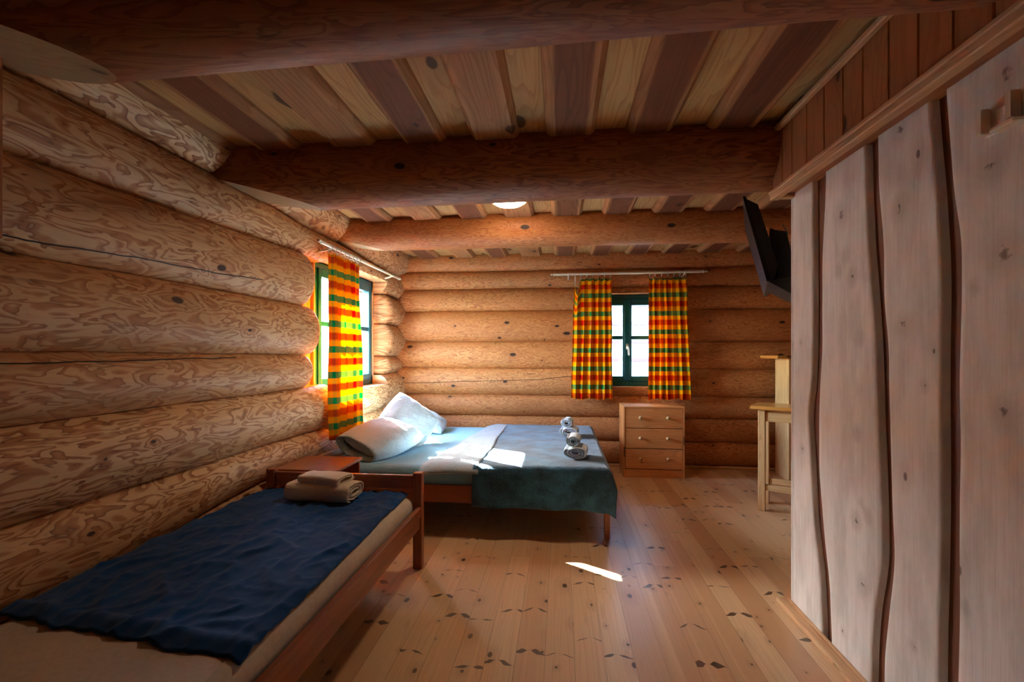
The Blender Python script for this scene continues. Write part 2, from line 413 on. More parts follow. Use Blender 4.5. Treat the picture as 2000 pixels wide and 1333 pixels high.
def log_piece(mb, fr, u0, u1, lo, hi, seed, bulge=.115, clip=(-9, 9), r0=0., r1=0., back=-.2, crack=None, kn=None, du=.06):
    NTt = 19
    us = [u0]
    if r0: us += [u0+r0*k for k in (.02, .08, .18, .32, .5, .75, 1.)]
    a = us[-1]; b = u1-r1 if r1 else u1; n = max(2, int((b-a)/du)); us += [lerp(a, b, k/n) for k in range(1, n+1)]
    if r1: us += [u1-r1*k for k in (.75, .5, .32, .18, .08, .02, 0.)]
    P = []; G = []; K = []
    for u in us:
        z0, z1 = lo(u), hi(u); zc = (z0+z1)/2; hh = (z1-z0)/2
        q = 1.
        if r0 and u < u0+r0: e = (u-u0)/r0; q = min(q, sqrt(max(0, 1-(1-e)**2)))
        if r1 and u > u1-r1: e = (u1-u)/r1; q = min(q, sqrt(max(0, 1-(1-e)**2)))
        pr = []; gr = []; kr = []
        c0, c1 = max(z0, clip[0]), min(z1, clip[1])
        dw = .012*nz(u*.9, seed*3.1, 0)
        for j in range(NTt):
            tt = sin(lerp(-pi/2, pi/2, j/(NTt-1)))
            z = zc+hh*tt
            z = min(max(z, c0), c1)
            t = (z-zc)/hh if hh else 0
            d = (bulge*hh/.16*.5+bulge*.5)*sqrt(max(0, 1-(.965*t)**2)) + dw + .004*nz(u*2.5, z*6, seed)
            d = d*q-(1-q)*.09
            zz = zc+(z-zc)*(.62+.38*q) if q < 1 else z
            pr.append(fr(u, d, zz)); gr.append((u, z, seed))
            ckv = (z-crack(u)) if crack else 1.
            knv = min([sqrt((u-ku)**2+((z-kz)*1.25)**2)/ks for ku, kz, ks in kn]) if kn else 1.
            kr.append((ckv, knv))
        f = (.62+.38*q)
        pr.append(fr(u, back, zc+(c1-zc)*f)); pr.append(fr(u, back, zc+(c0-zc)*f))
        gr += [(u, c1+.2, seed), (u, c0-.2, seed), (u, c0, seed)]; kr += [(1., 1.)]*2
        P.append(pr); G.append(gr); K.append(kr)
    m = len(P[0])
    G2 = [[*g] for g in G]
    mb.grid(P, G2, K, closed=True)
    mb.poly(P[0][::-1], [(0.3+(p[2]), 0, seed) for p in P[0]][::-1]); mb.poly(P[-1][:], [(0.3+p[2], 0, seed) for p in P[-1]])

def seam(pts, k):
    return lambda u: interp(pts, u)+.007*nz(u*1.3, k*7.7, 1.)+.003*nz(u*4, k*3.3, 2.)

def row(mb, fr, U, lo, hi, seed, opening=None, rr=.11, el=None, **k):
    """one log row, split around an opening (ua, ub, za, zb)"""
    if not opening: return log_piece(mb, fr, U[0], U[1], lo, hi, seed, **k)
    ua, ub, za, zb = opening; um = (ua+ub)/2
    if hi(um) <= za+.005 or lo(um) >= zb-.005: return log_piece(mb, fr, U[0], U[1], lo, hi, seed, **k)
    full = lo(um) > za-.06 and hi(um) < zb+.06
    e = .035 if full else 0
    log_piece(mb, fr, U[0], ua-(el(lo(ua)) if full and el else e), lo, hi, seed, r1=rr if full else 0, **k)
    log_piece(mb, fr, ub+e, U[1], lo, hi, seed, r0=rr if full else 0, **k)
    if lo(um) < za-.02: log_piece(mb, fr, ua, ub, lo, hi, seed, clip=(-9, za), **k)
    if hi(um) > zb+.02: log_piece(mb, fr, ua, ub, lo, hi, seed, clip=(zb, 9), **k)

XG, YG = -1.93, 5.2       # groove planes of the left and back wall
YR = -2.6
W1 = (3.50, 4.64, .925, 2.005)
frL = lambda u, d, z: (XG+d, u, z)
S = [seam([(-3, 0.0), (6, 0.0)], 0),
     seam([(-3, .30), (1.4, .333), (2.8, .43), (5.2, .44)], 1),
     seam([(-3, .66), (1.4, .653), (3.6, .655), (5.2, .67)], 2),
     seam([(-3, 1.0), (1.4, .995), (3.3, .993), (4.6, 1.017), (5.2, 1.03)], 3),
     seam([(-3, 1.26), (1.4, 1.254), (3.3, 1.238), (4.6, 1.218), (5.2, 1.21)], 4),
     seam([(-3, 1.6), (1.4, 1.597), (3.4, 1.597), (4.6, 1.572), (5.2, 1.56)], 5),
     seam([(-3, 1.93), (1.4, 1.944), (3.45, 1.985), (4.5, 1.90), (5.2, 1.87)], 6),
     seam([(-3, 2.22), (1.4, 2.231), (2.5, 2.23), (3.3, 2.19), (5.2, 2.14)], 7),
     seam([(-3, 2.56), (6, 2.52)], 8)]
mb = MB()
knL = {2: [(1.62, .83, 1.), (1.35, .76, .9)], 4: [(1.9, 1.36, 1.2), (1.78, 1.52, .9), (2.9, 1.46, .9), (1.35, 1.46, 1.)], 5: [(1.72, 1.66, .8), (2.65, 1.72, .7)], 6: [(1.95, 2.1, .9), (2.6, 2.08, .6)]}
for i in range(7):
    cr = None
    if i == 5: cr = lambda u: interp([(-3, 1.60), (1.34, 1.640), (1.9, 1.668), (2.94, 1.707), (5, 1.8)], u) if u < 2.6 else 9
    if i == 3: cr = lambda u: 1.2+.01*u if u < 2.5 else 9
    row(mb, frL, (YR, YG+.05), S[i], S[i+1], 1.3+i*1.71, W1, el=lambda z: .20+.05*sin(z*9), crack=cr, kn=knL.get(i), bulge=.125 if i != 5 else .13)
# plate log, interrupted by the ceiling beams
BY = [1.173, 2.47, 3.77]
for k, (a, b, ra, rb) in enumerate([(YR, 1.02, 0, .1), (1.32, 2.43, .1, .10), (2.63, 3.74, .13, .12), (3.90, YG+.05, .12, 0)]):
    log_piece(mb, frL, a, b, S[7], S[8], 14.2+k*.0, bulge=.17, r0=ra, r1=rb, back=-.2)
mb.box((XG-.2, W1[0]-.33, W1[2]-.02), (XG-.075, W1[0]-.0225, W1[3]+.02), 2)   # jamb post behind the log ends
mb.box((XG-.24, YR, 2.15), (XG-.02, YG, 2.6), 1)     # solid plate behind the beam pockets
tag(mb.build('wall_left', LOG, smooth=True), kind='structure')

W2 = (.385, 1.10, .876, 1.91)
frB = lambda u, d, z: (u, YG-d, z)
SB = [0., .265, .525, .765, 1.07, 1.375, 1.725, 1.98, 2.185, 2.40]
sb = [seam([(-3, z+.01), (5, z)], 20+i) for i, z in enumerate(SB)]
mb = MB()
knB = {5: [(-1.2, 1.56, 1.), (-.35, 1.40, .9), (.42-.6, 1.40, .8), (2.1, 1.50, .9)], 4: [(-1.75, 1.10, .7)], 3: [(-1.76, .93, 1.), (-.4, .98, .7), (.0-.05, .99, 1.), (1.5, .86, .7), (1.72, .97, .7), (1.52, .80, .7)], 2: [(-.2, .56, 1.), (-.4, .59, .9), (-.95, .62, .6), (1.3, .68, .7)]}
for i in range(9):
    cr = None
    if i == 3: cr = lambda u: interp([(-2.2, .885), (-1.7, .905), (-.9, .93), (-.3, .95), (.085, .985), (.2, .985)], u) if u < .3 else 9
    row(mb, frB, (XG-.05, 3.7), sb[i], sb[i+1], 31.3+i*1.37, W2, crack=cr, kn=knB.get(i), bulge=.10, rr=.05)
wb = mb.build('wall_back', LOGB, smooth=True); tag(wb, kind='structure')
wb.scale = (1, 1, 1)

# rest of the shell (behind the camera and beyond the plank partition)
mb = MB(); mb.box((XG-.2, YR-.2, 0), (3.7, YR, 2.5), 0, ch=.001); tag(mb.build('wall_rear', LOGB), kind='structure')
XR = 3.5
mb = MB(); mb.box((XR, YR, 0), (XR+.2, YG, 2.5), 1, ch=.001)
tag(mb.build('wall_far_right', LOGB), kind='structure')

# ------------------------------------------------------------------ floor
mb = MB(); x = -2.0; k = 0
while x < 3.6:
    y = YR+(R.random()-.5)*2-1.5
    while y < YG+.1:
        L = 2.6+R.random()*2.2; sd = R.random()*90
        a, b = max(y, YR), min(y+L, YG+.12)
        if b > a:
            xc = x+.0605
            mb.poly([(x, a, 0), (x+.121, a, 0), (x+.121, b, 0), (x, b, 0)], [(a, -.0605, sd), (a, .0605, sd), (b, .0605, sd), (b, -.0605, sd)])
        y += L
    x += .121; k += 1
for zz in (-.04,):
    mb.poly([(-2.2, YR, zz), (-2.2, YG+.2, zz), (3.8, YG+.2, zz), (3.8, YR, zz)], [(0, 0, 1)]*4)
tag(mb.build('floor', FLOOR), kind='structure')

# ------------------------------------------------------------------ ceiling
CZ = 2.338
mb = MB(); centers = [.06+.387*i for i in range(-5, 10)]
for i, c in enumerate(centers):
    c += (R.random()-.5)*.03; wb_ = .112+R.random()*.014; chm = .022; sd = R.random()*80
    if i in (3, 5, 6): sd = [0, 0, 0, 12.3, 0, 40.1, 7.7][i]
    P = [(-wb_-.004, .036), (-wb_, chm), (-wb_+chm, 0), (wb_-chm, 0), (wb_, chm), (wb_+.004, .036)]
    prev = None
    for (a0, b0), (a1, b1) in zip(P, P[1:]):
        pts = [(c+a0, YR, CZ+b0), (c+a0, YG+.1, CZ+b0), (c+a1, YG+.1, CZ+b1), (c+a1, YR, CZ+b1)]
        mb.poly(pts, [(YR, a0, sd), (YG, a0, sd), (YG, a1, sd), (YR, a1, sd)], mi=0)
    for yy, fl in ((YR, 1), (YG+.1, 0)):
        q = [(c+a, yy, CZ+b) for a, b in P]; gg = [(a, b, sd) for a, b in P]
        mb.poly(q if fl else q[::-1], gg)
    c2 = c+.1935; sd = R.random()*80
    mb.box((c2-.12, YR, CZ+.036), (c2+.12, YG+.2, CZ+.06), 1, seed=sd, ch=.001, mi=1)
mb.box((-2.2, YR-.2, CZ+.065), (3.8, YG+.3, CZ+.12), 1, ch=.001, mi=1)
tag(mb.build('ceiling', [CEIL_LOW, CEIL_UP]), kind='structure')

# ------------------------------------------------------------------ beams
def beam(y, z, r0, r1, x1, seed, facet, label, xl=-1.99, dy=0.0, mat=None):
    import bmesh
    mb = MB(); n = 48; P = []; G = []; N = 60
    for i in range(N+1):
        x = lerp(xl, x1, i/N); r = lerp(r0, r1, i/N); row_ = []; g = []
        for k in range(n+1):
            a = 2*pi*k/n
            rr = r*(1+.012*nz(x*1.2, cos(a)*1.5+seed, sin(a)*1.5)); 
            if k < n: row_.append((x, y+dy*(i/N)+rr*cos(a), z+rr*sin(a)+.006*nz(x*.8, seed, 5)))
            g.append((x, r*a, seed))
        P.append(row_); G.append(g)
    mb.grid(P, G, closed=True, flip=True)
    mb.poly(P[0], [(p[1], p[2], seed) for p in P[0]]); mb.poly(P[-1][::-1], [(p[1], p[2], seed) for p in P[-1]][::-1])
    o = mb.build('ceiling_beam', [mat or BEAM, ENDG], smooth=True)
    if facet:
        (xa, za), (xb, zb) = facet
        bm = bmesh.new(); bm.from_mesh(o.data)
        bmesh.ops.remove_doubles(bm, verts=bm.verts, dist=1e-5)
        d = Vector((xb-xa, 0, zb-za)).normalized(); nrm = Vector((-d.z, 0, d.x))
        if nrm.z > 0: nrm = -nrm
        res = bmesh.ops.bisect_plane(bm, geom=bm.verts[:]+bm.edges[:]+bm.faces[:], plane_co=(xa, y, za), plane_no=nrm, clear_outer=True)
        ed = [e for e in res['geom_cut'] if isinstance(e, bmesh.types.BMEdge)]
        fr = bmesh.ops.contextual_create(bm, geom=ed)
        gl = bm.loops.layers.float_vector.get('g')
        for f in fr['faces']:
            f.material_index = 1; f.smooth = False
            if f.normal.z > 0: f.normal_flip()
            for l in f.loops: l[gl] = (l.vert.co.x, l.vert.co.y-y, seed)
            for e in f.edges: e.smooth = False
        bm.to_mesh(o.data); bm.free()
    tag(o, label, 'beam', kind='structure')
    return o
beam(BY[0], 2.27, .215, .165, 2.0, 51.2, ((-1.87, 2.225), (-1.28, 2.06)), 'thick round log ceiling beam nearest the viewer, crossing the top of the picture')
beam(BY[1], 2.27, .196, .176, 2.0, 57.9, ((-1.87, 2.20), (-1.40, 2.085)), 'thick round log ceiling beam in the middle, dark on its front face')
beam(BY[2], 2.28, .150, .150, 3.6, 63.4, ((-1.87, 2.20), (-1.5, 2.13)), 'thinner round log ceiling beam nearest the back wall, above the double bed', mat=LOGB)

# ------------------------------------------------------------------ plank partition on the right
XP = 1.135; YE = 2.379
GA = [(2.35, 2.10, 2.19), (1.979, 2.103, 2.191), (1.626, 2.13, 2.187), (1.268, 2.13, 2.187), (1.1, 2.145, 2.20), (0.974, 2.154, 2.23), (0.746, 2.154, 2.204), (0.475, 2.118, 2.179), (0.281, 2.076, 2.13), (0.019, 2.058, 2.111), (0, 2.058, 2.11)]
GB = [(2.35, 1.79, 1.83), (2.034, 1.778, 1.828), (1.855, 1.778, 1.825), (1.654, 1.749, 1.811), (1.458, 1.749, 1.789), (1.265, 1.726, 1.77), (0.975, 1.718, 1.759), (0.721, 1.706, 1.744), (0.554, 1.696, 1.739), (0.466, 1.706, 1.746), (0.324, 1.726, 1.778), (0.181, 1.744, 1.794), (0, 1.749, 1.8)]
GC = [(2.35, 1.50, 1.54), (2.019, 1.487, 1.527), (1.91, 1.48, 1.519), (1.74, 1.464, 1.502), (1.577, 1.436, 1.487), (1.419, 1.433, 1.484), (1.235, 1.443, 1.486), (1.022, 1.44, 1.487), (0.664, 1.442, 1.487), (0.52, 1.443, 1.491), (0.279, 1.448, 1.497), (0, 1.45, 1.50)]
GD = [(2.35, 1.10, 1.13), (1.9, 1.09, 1.125), (1.2, 1.06, 1.11), (.6, 1.08, 1.13), (0, 1.06, 1.10)]
GE = [(2.35, .72, .76), (1.3, .69, .74), (0, .72, .77)]
def edge(Gp, k):
    q = sorted([(z, (a, b)[k]) for z, a, b in Gp])
    def f(z):
        if z <= q[0][0]: return q[0][1]
        for (z0, v0), (z1, v1) in zip(q, q[1:]):
            if z <= z1: return lerp(v0, v1, (z-z0)/(z1-z0))
        return q[-1][1]
    return f
def sedge(Gp, k):
    f = edge(Gp, k)
    return lambda z: (f(z-.05)+f(z-.025)+f(z)+f(z+.025)+f(z+.05))/5+.003*nz(z*5, k*9, Gp[0][1])
kP = [(1.294, 1.965, 1.5), (1.341, 1.744, 1.3), (1.663, 1.738, 1.2), (1.984, 1.812, 1.5), (1.661, 2.0, 1.2), (1.954, 1.639, .9), (1.912, 1.55, 1.), (2.001, 1.586, .8), (1.645, 1.344, 1.1), (1.866, 1.309, .9), (1.298, 1.507, 1.6), (1.386, 1.43, .6), (1.89, .601, 1.), (1.851, .37, 1.1), (1.415, .531, .6), (1.301, 1.096, 1.2), (1.884, .939, .8), (1.557, 1.146, .6), (1.86, .68, .6), (1.822, .641, .8), (2.3, 1.3, .5), (2.28, .8, .6), (1.6, .3, .5)]
def plank(mb, flo, fhi, seed, z0=0., z1=2.30, th=.028, x=XP):
    P = []; G = []; K = []; n = 92
    for i in range(n+1):
        z = lerp(z0, z1, i/n); a, b = flo(z), fhi(z); pr = []; gr = []; kr = []
        m = max(8, int((1.9-1.5)/.02))
        ys = [a+.006, *[lerp(a+.012, b-.012, k/m) for k in range(m+1)], b-.006]
        pr.append((x+th, a+.004, z)); gr.append((z, a, seed)); kr.append((1., 1.))
        for j, y in enumerate(ys):
            d = .006 if j in (0, len(ys)-1) else 0
            pr.append((x+d, y, z)); gr.append((z, y-(a+b)/2 if False else y, seed))
            kr.append((1., min(sqrt((y-ku)**2+((z-kz)*.8)**2)/ks for ku, kz, ks in kP)))
        pr.append((x+th, b-.004, z)); gr.append((z, b, seed)); kr.append((1., 1.))
        P.append(pr); G.append(gr); K.append(kr)
    mb.grid(P, G, K, flip=False)
    mb.poly(P[0], G[0]); mb.poly(P[-1][::-1], G[-1][::-1])
mb = MB()
mb.box((XP+.024, -1.2, 0), (XP+.05, YE-.002, 2.32), 2, ch=.001, mi=1)
mb.box((XP+.05, -1.2, 0), (XP+.12, YE-.004, 2.32), 2, ch=.001, mi=1)
endf = lambda z: YE
plank(mb, sedge(GA, 1), endf, 3.1); plank(mb, sedge(GB, 1), sedge(GA, 0), 8.4)
plank(mb, sedge(GC, 1), sedge(GB, 0), 12.9); plank(mb, sedge(GD, 1), sedge(GC, 0), 17.2)
plank(mb, sedge(GE, 1), sedge(GD, 0), 25.2); plank(mb, lambda z: -1.2, sedge(GE, 0), 29.2)
tag(mb.build('wall_right', [WASH, BACK], smooth=True), kind='structure')
# end board of the partition
mb = MB(); mb.box((XP-.001+.004, YE, 0), (XP+.125, YE+.018, 2.3), 2, seed=4.4)
tag(mb.build('trim_1', WASH), kind='structure')
# low ledge at the foot
mb = MB(); mb.box((XP-.055, -1.2, 0), (XP, YE+.045, .022), 1, seed=2.2, ch=.004)
mb.box((XP-.012, -1.2, .022), (XP, YE+.0, .03), 1, seed=2.9, ch=.002)
tag(mb.build('baseboard_right', TRIM), kind='structure')
# panelled soffit box
XS = 1.045; SE = 2.372
ys = [SE, 2.283, 2.192, 2.067, 1.938, 1.816, 1.704, 1.578, 1.457, 1.337, 1.222, 1.1, .98, .86, .74, .62, .5, .38, .26, .1, -.1, -.4, -.8, -1.2]
mb = MB()
for a, b in zip(ys[1:], ys): mb.box((XS, a+.0012, 2.035), (XS+.018, b-.0012, CZ+.01), 2, ch=.0035)
mb.box((XS+.018, -1.2, 2.03), (XP+.03, SE-.003, 2.34), 1, ch=.001)
for k in range(2): mb.box((XS+.002+k*.06, SE-.003, 2.035), (XS+.059+k*.06, SE+.012, CZ), 2, ch=.003)
tag(mb.build('wall_soffit', SOFF), kind='structure')
mb = MB(); mb.box((XS-.010, -1.2, 2.008), (XS+.03, SE+.02, 2.036), 1, seed=6.1, ch=.004); mb.box((XS-.016, -1.2, 2.034), (XS+.002, SE+.022, 2.052), 1, seed=7.1, ch=.006)
mb.box((XS+.03, SE-.02, 2.012), (XP+.02, SE+.02, 2.030), 0, seed=6.1, ch=.004)
tag(mb.build('trim_2', TRIM), kind='structure')
mb = MB(); mb.box((XS-.028, -1.2, CZ-.026), (XS+.001, SE, CZ+.0), 1, seed=9.1, ch=.009)
tag(mb.build('trim_3', TRIM), kind='structure')
# skirting battens
mb = MB(); mb.box((-1.85, YG-.10, 0), (3.5, YG-.07, .028), 0, ch=.008, seed=3.3)
tag(mb.build('baseboard_back', TRIM), kind='structure')
mb = MB(); mb.box((XG+.075, 1.20, 1.62), (XG+.135, 1.292, 2.30), 2, seed=3.9, ch=.004)
tag(mb.build('trim_4', SOFF), kind='structure')

# ------------------------------------------------------------------ windows
def window(name, fr, ua, ub, za, zb, d, side):
    """fr(u, d, z); frame in the plane d; side = +1 when u runs to the viewer's right seen from inside"""
    root = empty(name); tag(root, kind='structure')
    def bx(mb, u0, u1, d0, d1, z0, z1, mi=0, ch=.004, ax=None):
        p, q = fr(u0, d0, z0), fr(u1, d1, z1)
        lo = [min(a, b) for a, b in zip(p, q)]; hi = [max(a, b) for a, b in zip(p, q)]
        dims = [h-l for l, h in zip(lo, hi)]
        mb.box(lo, hi, dims.index(max(dims)), ch=ch, mi=mi)
    F = .05
    mb = MB()
    bx(mb, ua, ub, d-.07, d, za, za+F); bx(mb, ua, ub, d-.07, d, zb-F, zb)
    bx(mb, ua, ua+F, d-.07, d-.001, za+F, zb-F); bx(mb, ub-F, ub, d-.07, d-.001, za+F, zb-F)
    mb.build('window_frame', TEAL, root)
    um = (ua+ub)/2; zt = lerp(za, zb, .53)
    for k, (a, b) in enumerate(((ua+F, um+.004), (um+.004, ub-F))):
        mb = MB(); s = .05 if k == 0 else .05; da, db = d-.055, d+.014
        bx(mb, a, a+s, da, db, za+F, zb-F); bx(mb, b-s, b, da, db, za+F, zb-F)
        bx(mb, a+s, b-s, da, db-.001, za+F, za+F+.06); bx(mb, a+s, b-s, da, db-.001, zb-F-.07, zb-F)
        bx(mb, a+s, b-s, da+.01, db-.012, zt-.02, zt+.02)
        sash = mb.build('sash', TEAL, root)
        for (p, q) in ((za+F+.06, zt-.02), (zt+.02, zb-F-.07)):
            g = MB(); bx(g, a+s-.003, b-s+.003, d-.028, d-.022, p-.003, q+.003, ch=.0005); g.build('pane', GLASS, sash)
    mb = MB(); bx(mb, um-.028, um+.036, d+.012, d+.024, za+F+.01, zb-F-.01); mb.build('meeting_strip', TEAL, root)
    mb = MB(); hz = zt-.10; uh = um+.004+side*.0
    mb.tube([fr(uh, d+.022, hz+.0), fr(uh, d+.052, hz+.0), fr(uh+.004*side, d+.060, hz-.012), fr(uh+.010*side, d+.060, hz-.10)], [.007, .007, .008, .007], 10)
    bx(mb, uh-.013, uh+.013, d+.022, d+.03, hz-.032, hz+.032, ch=.003)
    h = mb.build('handle', METAL, root, smooth=True); tag(h, 'pale metal lever handle')
    # wooden lining and sill
    mb = MB()
    for (a, b) in ((ua-.022, ua), (ub, ub+.022)): bx(mb, a, b, -.2, d+.012, za-.02, zb+.02)
    bx(mb, ua-.022, ub+.022, -.2, d+.02, zb, zb+.022)
    mb.build('reveal_lining', TRIM, root)
    mb = MB(); bx(mb, ua-.01, ub+.01, -.2, .075, za-.032, za); mb.build('sill', TRIM, root)
    return root
window('window_1', frL, W1[0], W1[1], W1[2], W1[3], -.06, -1)
window('window_2', frB, W2[0], W2[1], W2[2], W2[3], -.06, 1)


# ------------------------------------------------------------------ curtain rods and curtains
def rod(a, b, label, wall):
    a = Vector(a); b = Vector(b); d = (b-a).normalized(); L = (b-a).length
    root = empty('curtain_rod', a, label=label, cat='curtain rod')
    q = d.to_track_quat('Z', 'Y').to_matrix()
    def ob(mb, name): 
        mb.v = [tuple(q @ Vector(p)) for p in mb.v]; return mb.build(name, CREAM, root, smooth=True)
    mb = MB(); mb.lathe([(0, .05), (.0135, .05), (.0135, L-.05), (0, L-.05)], n=16); ob(mb, 'pole')
    for s in (0, 1):
        pr = [(0, 0), (.008, .001), (.012, .008), (.012, .016), (.007, .022), (.007, .028), (.015, .034), (.017, .042), (.015, .05), (.008, .055), (.013, .06), (.013, .066), (.011, .068)]
        if s: pr = [(r, L-h) for r, h in pr][::-1]
        mb = MB(); mb.lathe(pr, n=16); ob(mb, 'finial')
    for t in (.12, .86):
        p = d*L*t; mb = MB()
        w = Vector(wall)
        mb.tube([p+Vector((0, 0, -.004)), p+Vector((0, 0, -.02))+w*.25, p+Vector((0, 0, -.03))+w*.6, p+Vector((0, 0, -.03))+w], [.009, .010, .008, .011], 10)
        for k in range(1):
            mb.lathe([(.014, -.008), (.018, 0), (.014, .008)], p, axis=0 if abs(d.x) > .5 else 1, n=14)
        mb.build('bracket', CREAM, root, smooth=True)
    return root
rod((-.112, 5.0, 2.108), (1.543, 5.0, 2.113), 'cream wooden curtain rod above the small window in the back wall', (0, .14, 0))
rod((-1.735, 3.108, 2.062), (-1.735, 4.80, 2.055), 'cream wooden curtain rod above the left wall window', (-.15, 0, 0))

def curtain(o, d, wt, wb, zt, zb, seed, label, nrings, folds=6, amp=.022, rodz=2.11, dip=None, uoff=0., inv=False):
    """o: start point at top (x,y); d: unit direction; wt/wb: widths at top and bottom; first edge offset"""
    root = empty('curtain', (o[0], o[1], zb), label=label, cat='curtain')
    D = Vector((d[0], d[1], 0)); N = Vector((-d[1], d[0], 0))
    n, m = 120, 46; P = []; G = []; K = []
    w0a, w0b = wt; w1a, w1b = wb; full = 1.9*(w1b-w1a)
    for j in range(m+1):
        v = j/m; z = lerp(zt, zb, v); ro = []; gr = []
        a = lerp(w0a, w1a, v**.8); b = lerp(w0b, w1b, v**.8)
        for i in range(n+1):
            u = i/n
            ph = u*folds*2*pi+.8*sin(u*5+seed)+.25*nz(u*3, v*1.5, seed)*4
            A = amp*(.75+.5*v)*(.8+.5*nz(u*4, seed, v))
            off = A*sin(ph)+.012*nz(u*7+seed, v*3, 3)
            s = a+(b-a)*u+.35*A*sin(2*ph)*.6+.006*nz(u*3, v*4, seed)
            zz = z+(.006*sin(u*14+seed) if j == m else 0)
            k = (u*nrings) % 1.0
            if j < 6: zz -= .018*(1-j/6)*(sin(pi*k)**.8 if 0 < k < 1 else 0)
            if dip and j < 16:
                dd = abs(u-dip)
                if dd < .10: zz -= .17*(1-dd/.10)*(1-j/16)
            p = D*s+N*off
            ro.append((p.x, p.y, zz-zb)); gr.append((u*full+uoff, z+.03, seed))
        P.append(ro); G.append(gr)
    mb = MB(); mb.grid(P, G)
    c = mb.build('curtain_panel', PLAID, root, smooth='all')
    md = c.modifiers.new('t', 'SOLIDIFY'); md.thickness = .0012
    for k in range(nrings+1):
        i = min(n, int(round(n*(k/nrings)))); i = max(2, min(n-2, i)); p = Vector(P[0][i]); mb = MB()
        dd = N if True else D
        rr = .024; zc = rodz-zb-.008
        zax = Vector((0, 0, 1)); pc = Vector((p.x-dd.x*0, p.y, zc)); pc = Vector(((D*p.dot(D))[0], (D*p.dot(D))[1], zc))
        pts = [pc+(N*cos(t)+zax*sin(t))*rr for t in [2*pi*q/16 for q in range(17)]]
        mb.tube(pts, .0032, 8, caps=False)
        mb.tube([pc-zax*rr, Vector((p.x, p.y, p.z+.006)), Vector((p.x, p.y, p.z-.012))], .0028, 6)
        mb.build('curtain_ring', METAL, root, smooth=True)
    return root
curtain((.13, 4.998), (1, 0), (.02, .412), (-.02, .425), 2.068, .750, 1.3, 'red yellow and green plaid curtain left of the back window, one hook slipped', 6, folds=6, dip=.075, rodz=2.11)
curtain((.94, 4.998), (1, 0), (.0, .385), (-.005, .44), 2.062, .755, 4.9, 'red yellow and green plaid curtain right of the back window above the dresser', 6, folds=6, rodz=2.112, uoff=.05)
curtain((-1.735, 3.27), (0, 1), (.0, .50), (.035, .555), 2.02, .575, 8.1, 'sunlit red yellow and green plaid curtain hanging at the left wall window', 7, folds=5, amp=.032, rodz=2.062, uoff=.02)

# ------------------------------------------------------------------ rolled towels, pillows, cloth
def roll_mesh(R0, L, turns=3.4, sx=1.0, sz=1.0, flat=0., th=.012, seed=0):
    """spiral roll, axis along X, resting on z=0; flat adds a straight middle section"""
    mb = MB(); n = int(turns*26); pitch = (R0-.010)/turns
    out = []; inn = []
    def pt(a, r):
        y, z = r*cos(a)*sx, r*sin(a)*sz
        y += flat*(1 if cos(a) > 0 else -1)*min(1, abs(cos(a))*2.2)*min(1, r/R0+.3)
        return (y, z)
    for i in range(n+1):
        a = 2*pi*turns*i/n+.6; r = .010+pitch*turns*i/n
        out.append(pt(a, r+pitch*.42)); inn.append(pt(a, max(.002, r-pitch*.42)))
    loop = out+inn[::-1]; zmin = min(p[1] for p in out); m = len(loop)
    xs = [0, .003, .009, .02]+[L*k/10 for k in range(1, 10)]+[L-.02, L-.009, L-.003, L]
    P = []; G = []
    N2 = len(out)
    for x in xs:
        e = min(x, L-x); sh = (1-min(1, e/.02))**2*pitch*.22
        ro = []; gr = []
        for i, (y, z) in enumerate(loop):
            q, w = (out[i], inn[i]) if i < N2 else (inn[m-1-i], out[m-1-i])
            dy, dz = w[0]-q[0], w[1]-q[1]; l = sqrt(dy*dy+dz*dz) or 1
            f = sh/l; rr = sqrt(y*y+z*z)/R0
            xx = x+(.006*nz(y*30, z*30, seed) if e < .01 else 0)
            wob = .004*nz(x*14, y*18, seed+z*18)
            ro.append((xx, y+dy*f+wob, z+dz*f-zmin+wob)); gr.append((x, i*.01, seed))
        P.append(ro); G.append(gr+[gr[0]])
    mb.grid(P, G, closed=True, flip=True)
    for rowi, fl in ((0, 0), (-1, 1)):
        ro = P[rowi]
        for i in range(N2-1):
            q = [ro[i], ro[i+1], ro[m-2-i], ro[m-1-i]]
            if fl: q.reverse()
            mb.poly(q, [(0, 0, seed)]*4)
    return mb, -zmin*2

def towel(name, mat, R0, L, loc, rz, label, cat='towel', **k):
    mb, h = roll_mesh(R0, L, **k)
    mb.v = [(x-L/2, y, z) for x, y, z in mb.v]
    o = mb.build(name, mat, smooth=True); o.location = loc; o.rotation_euler = (0, 0, rz)
    tag(o, label, cat); return o

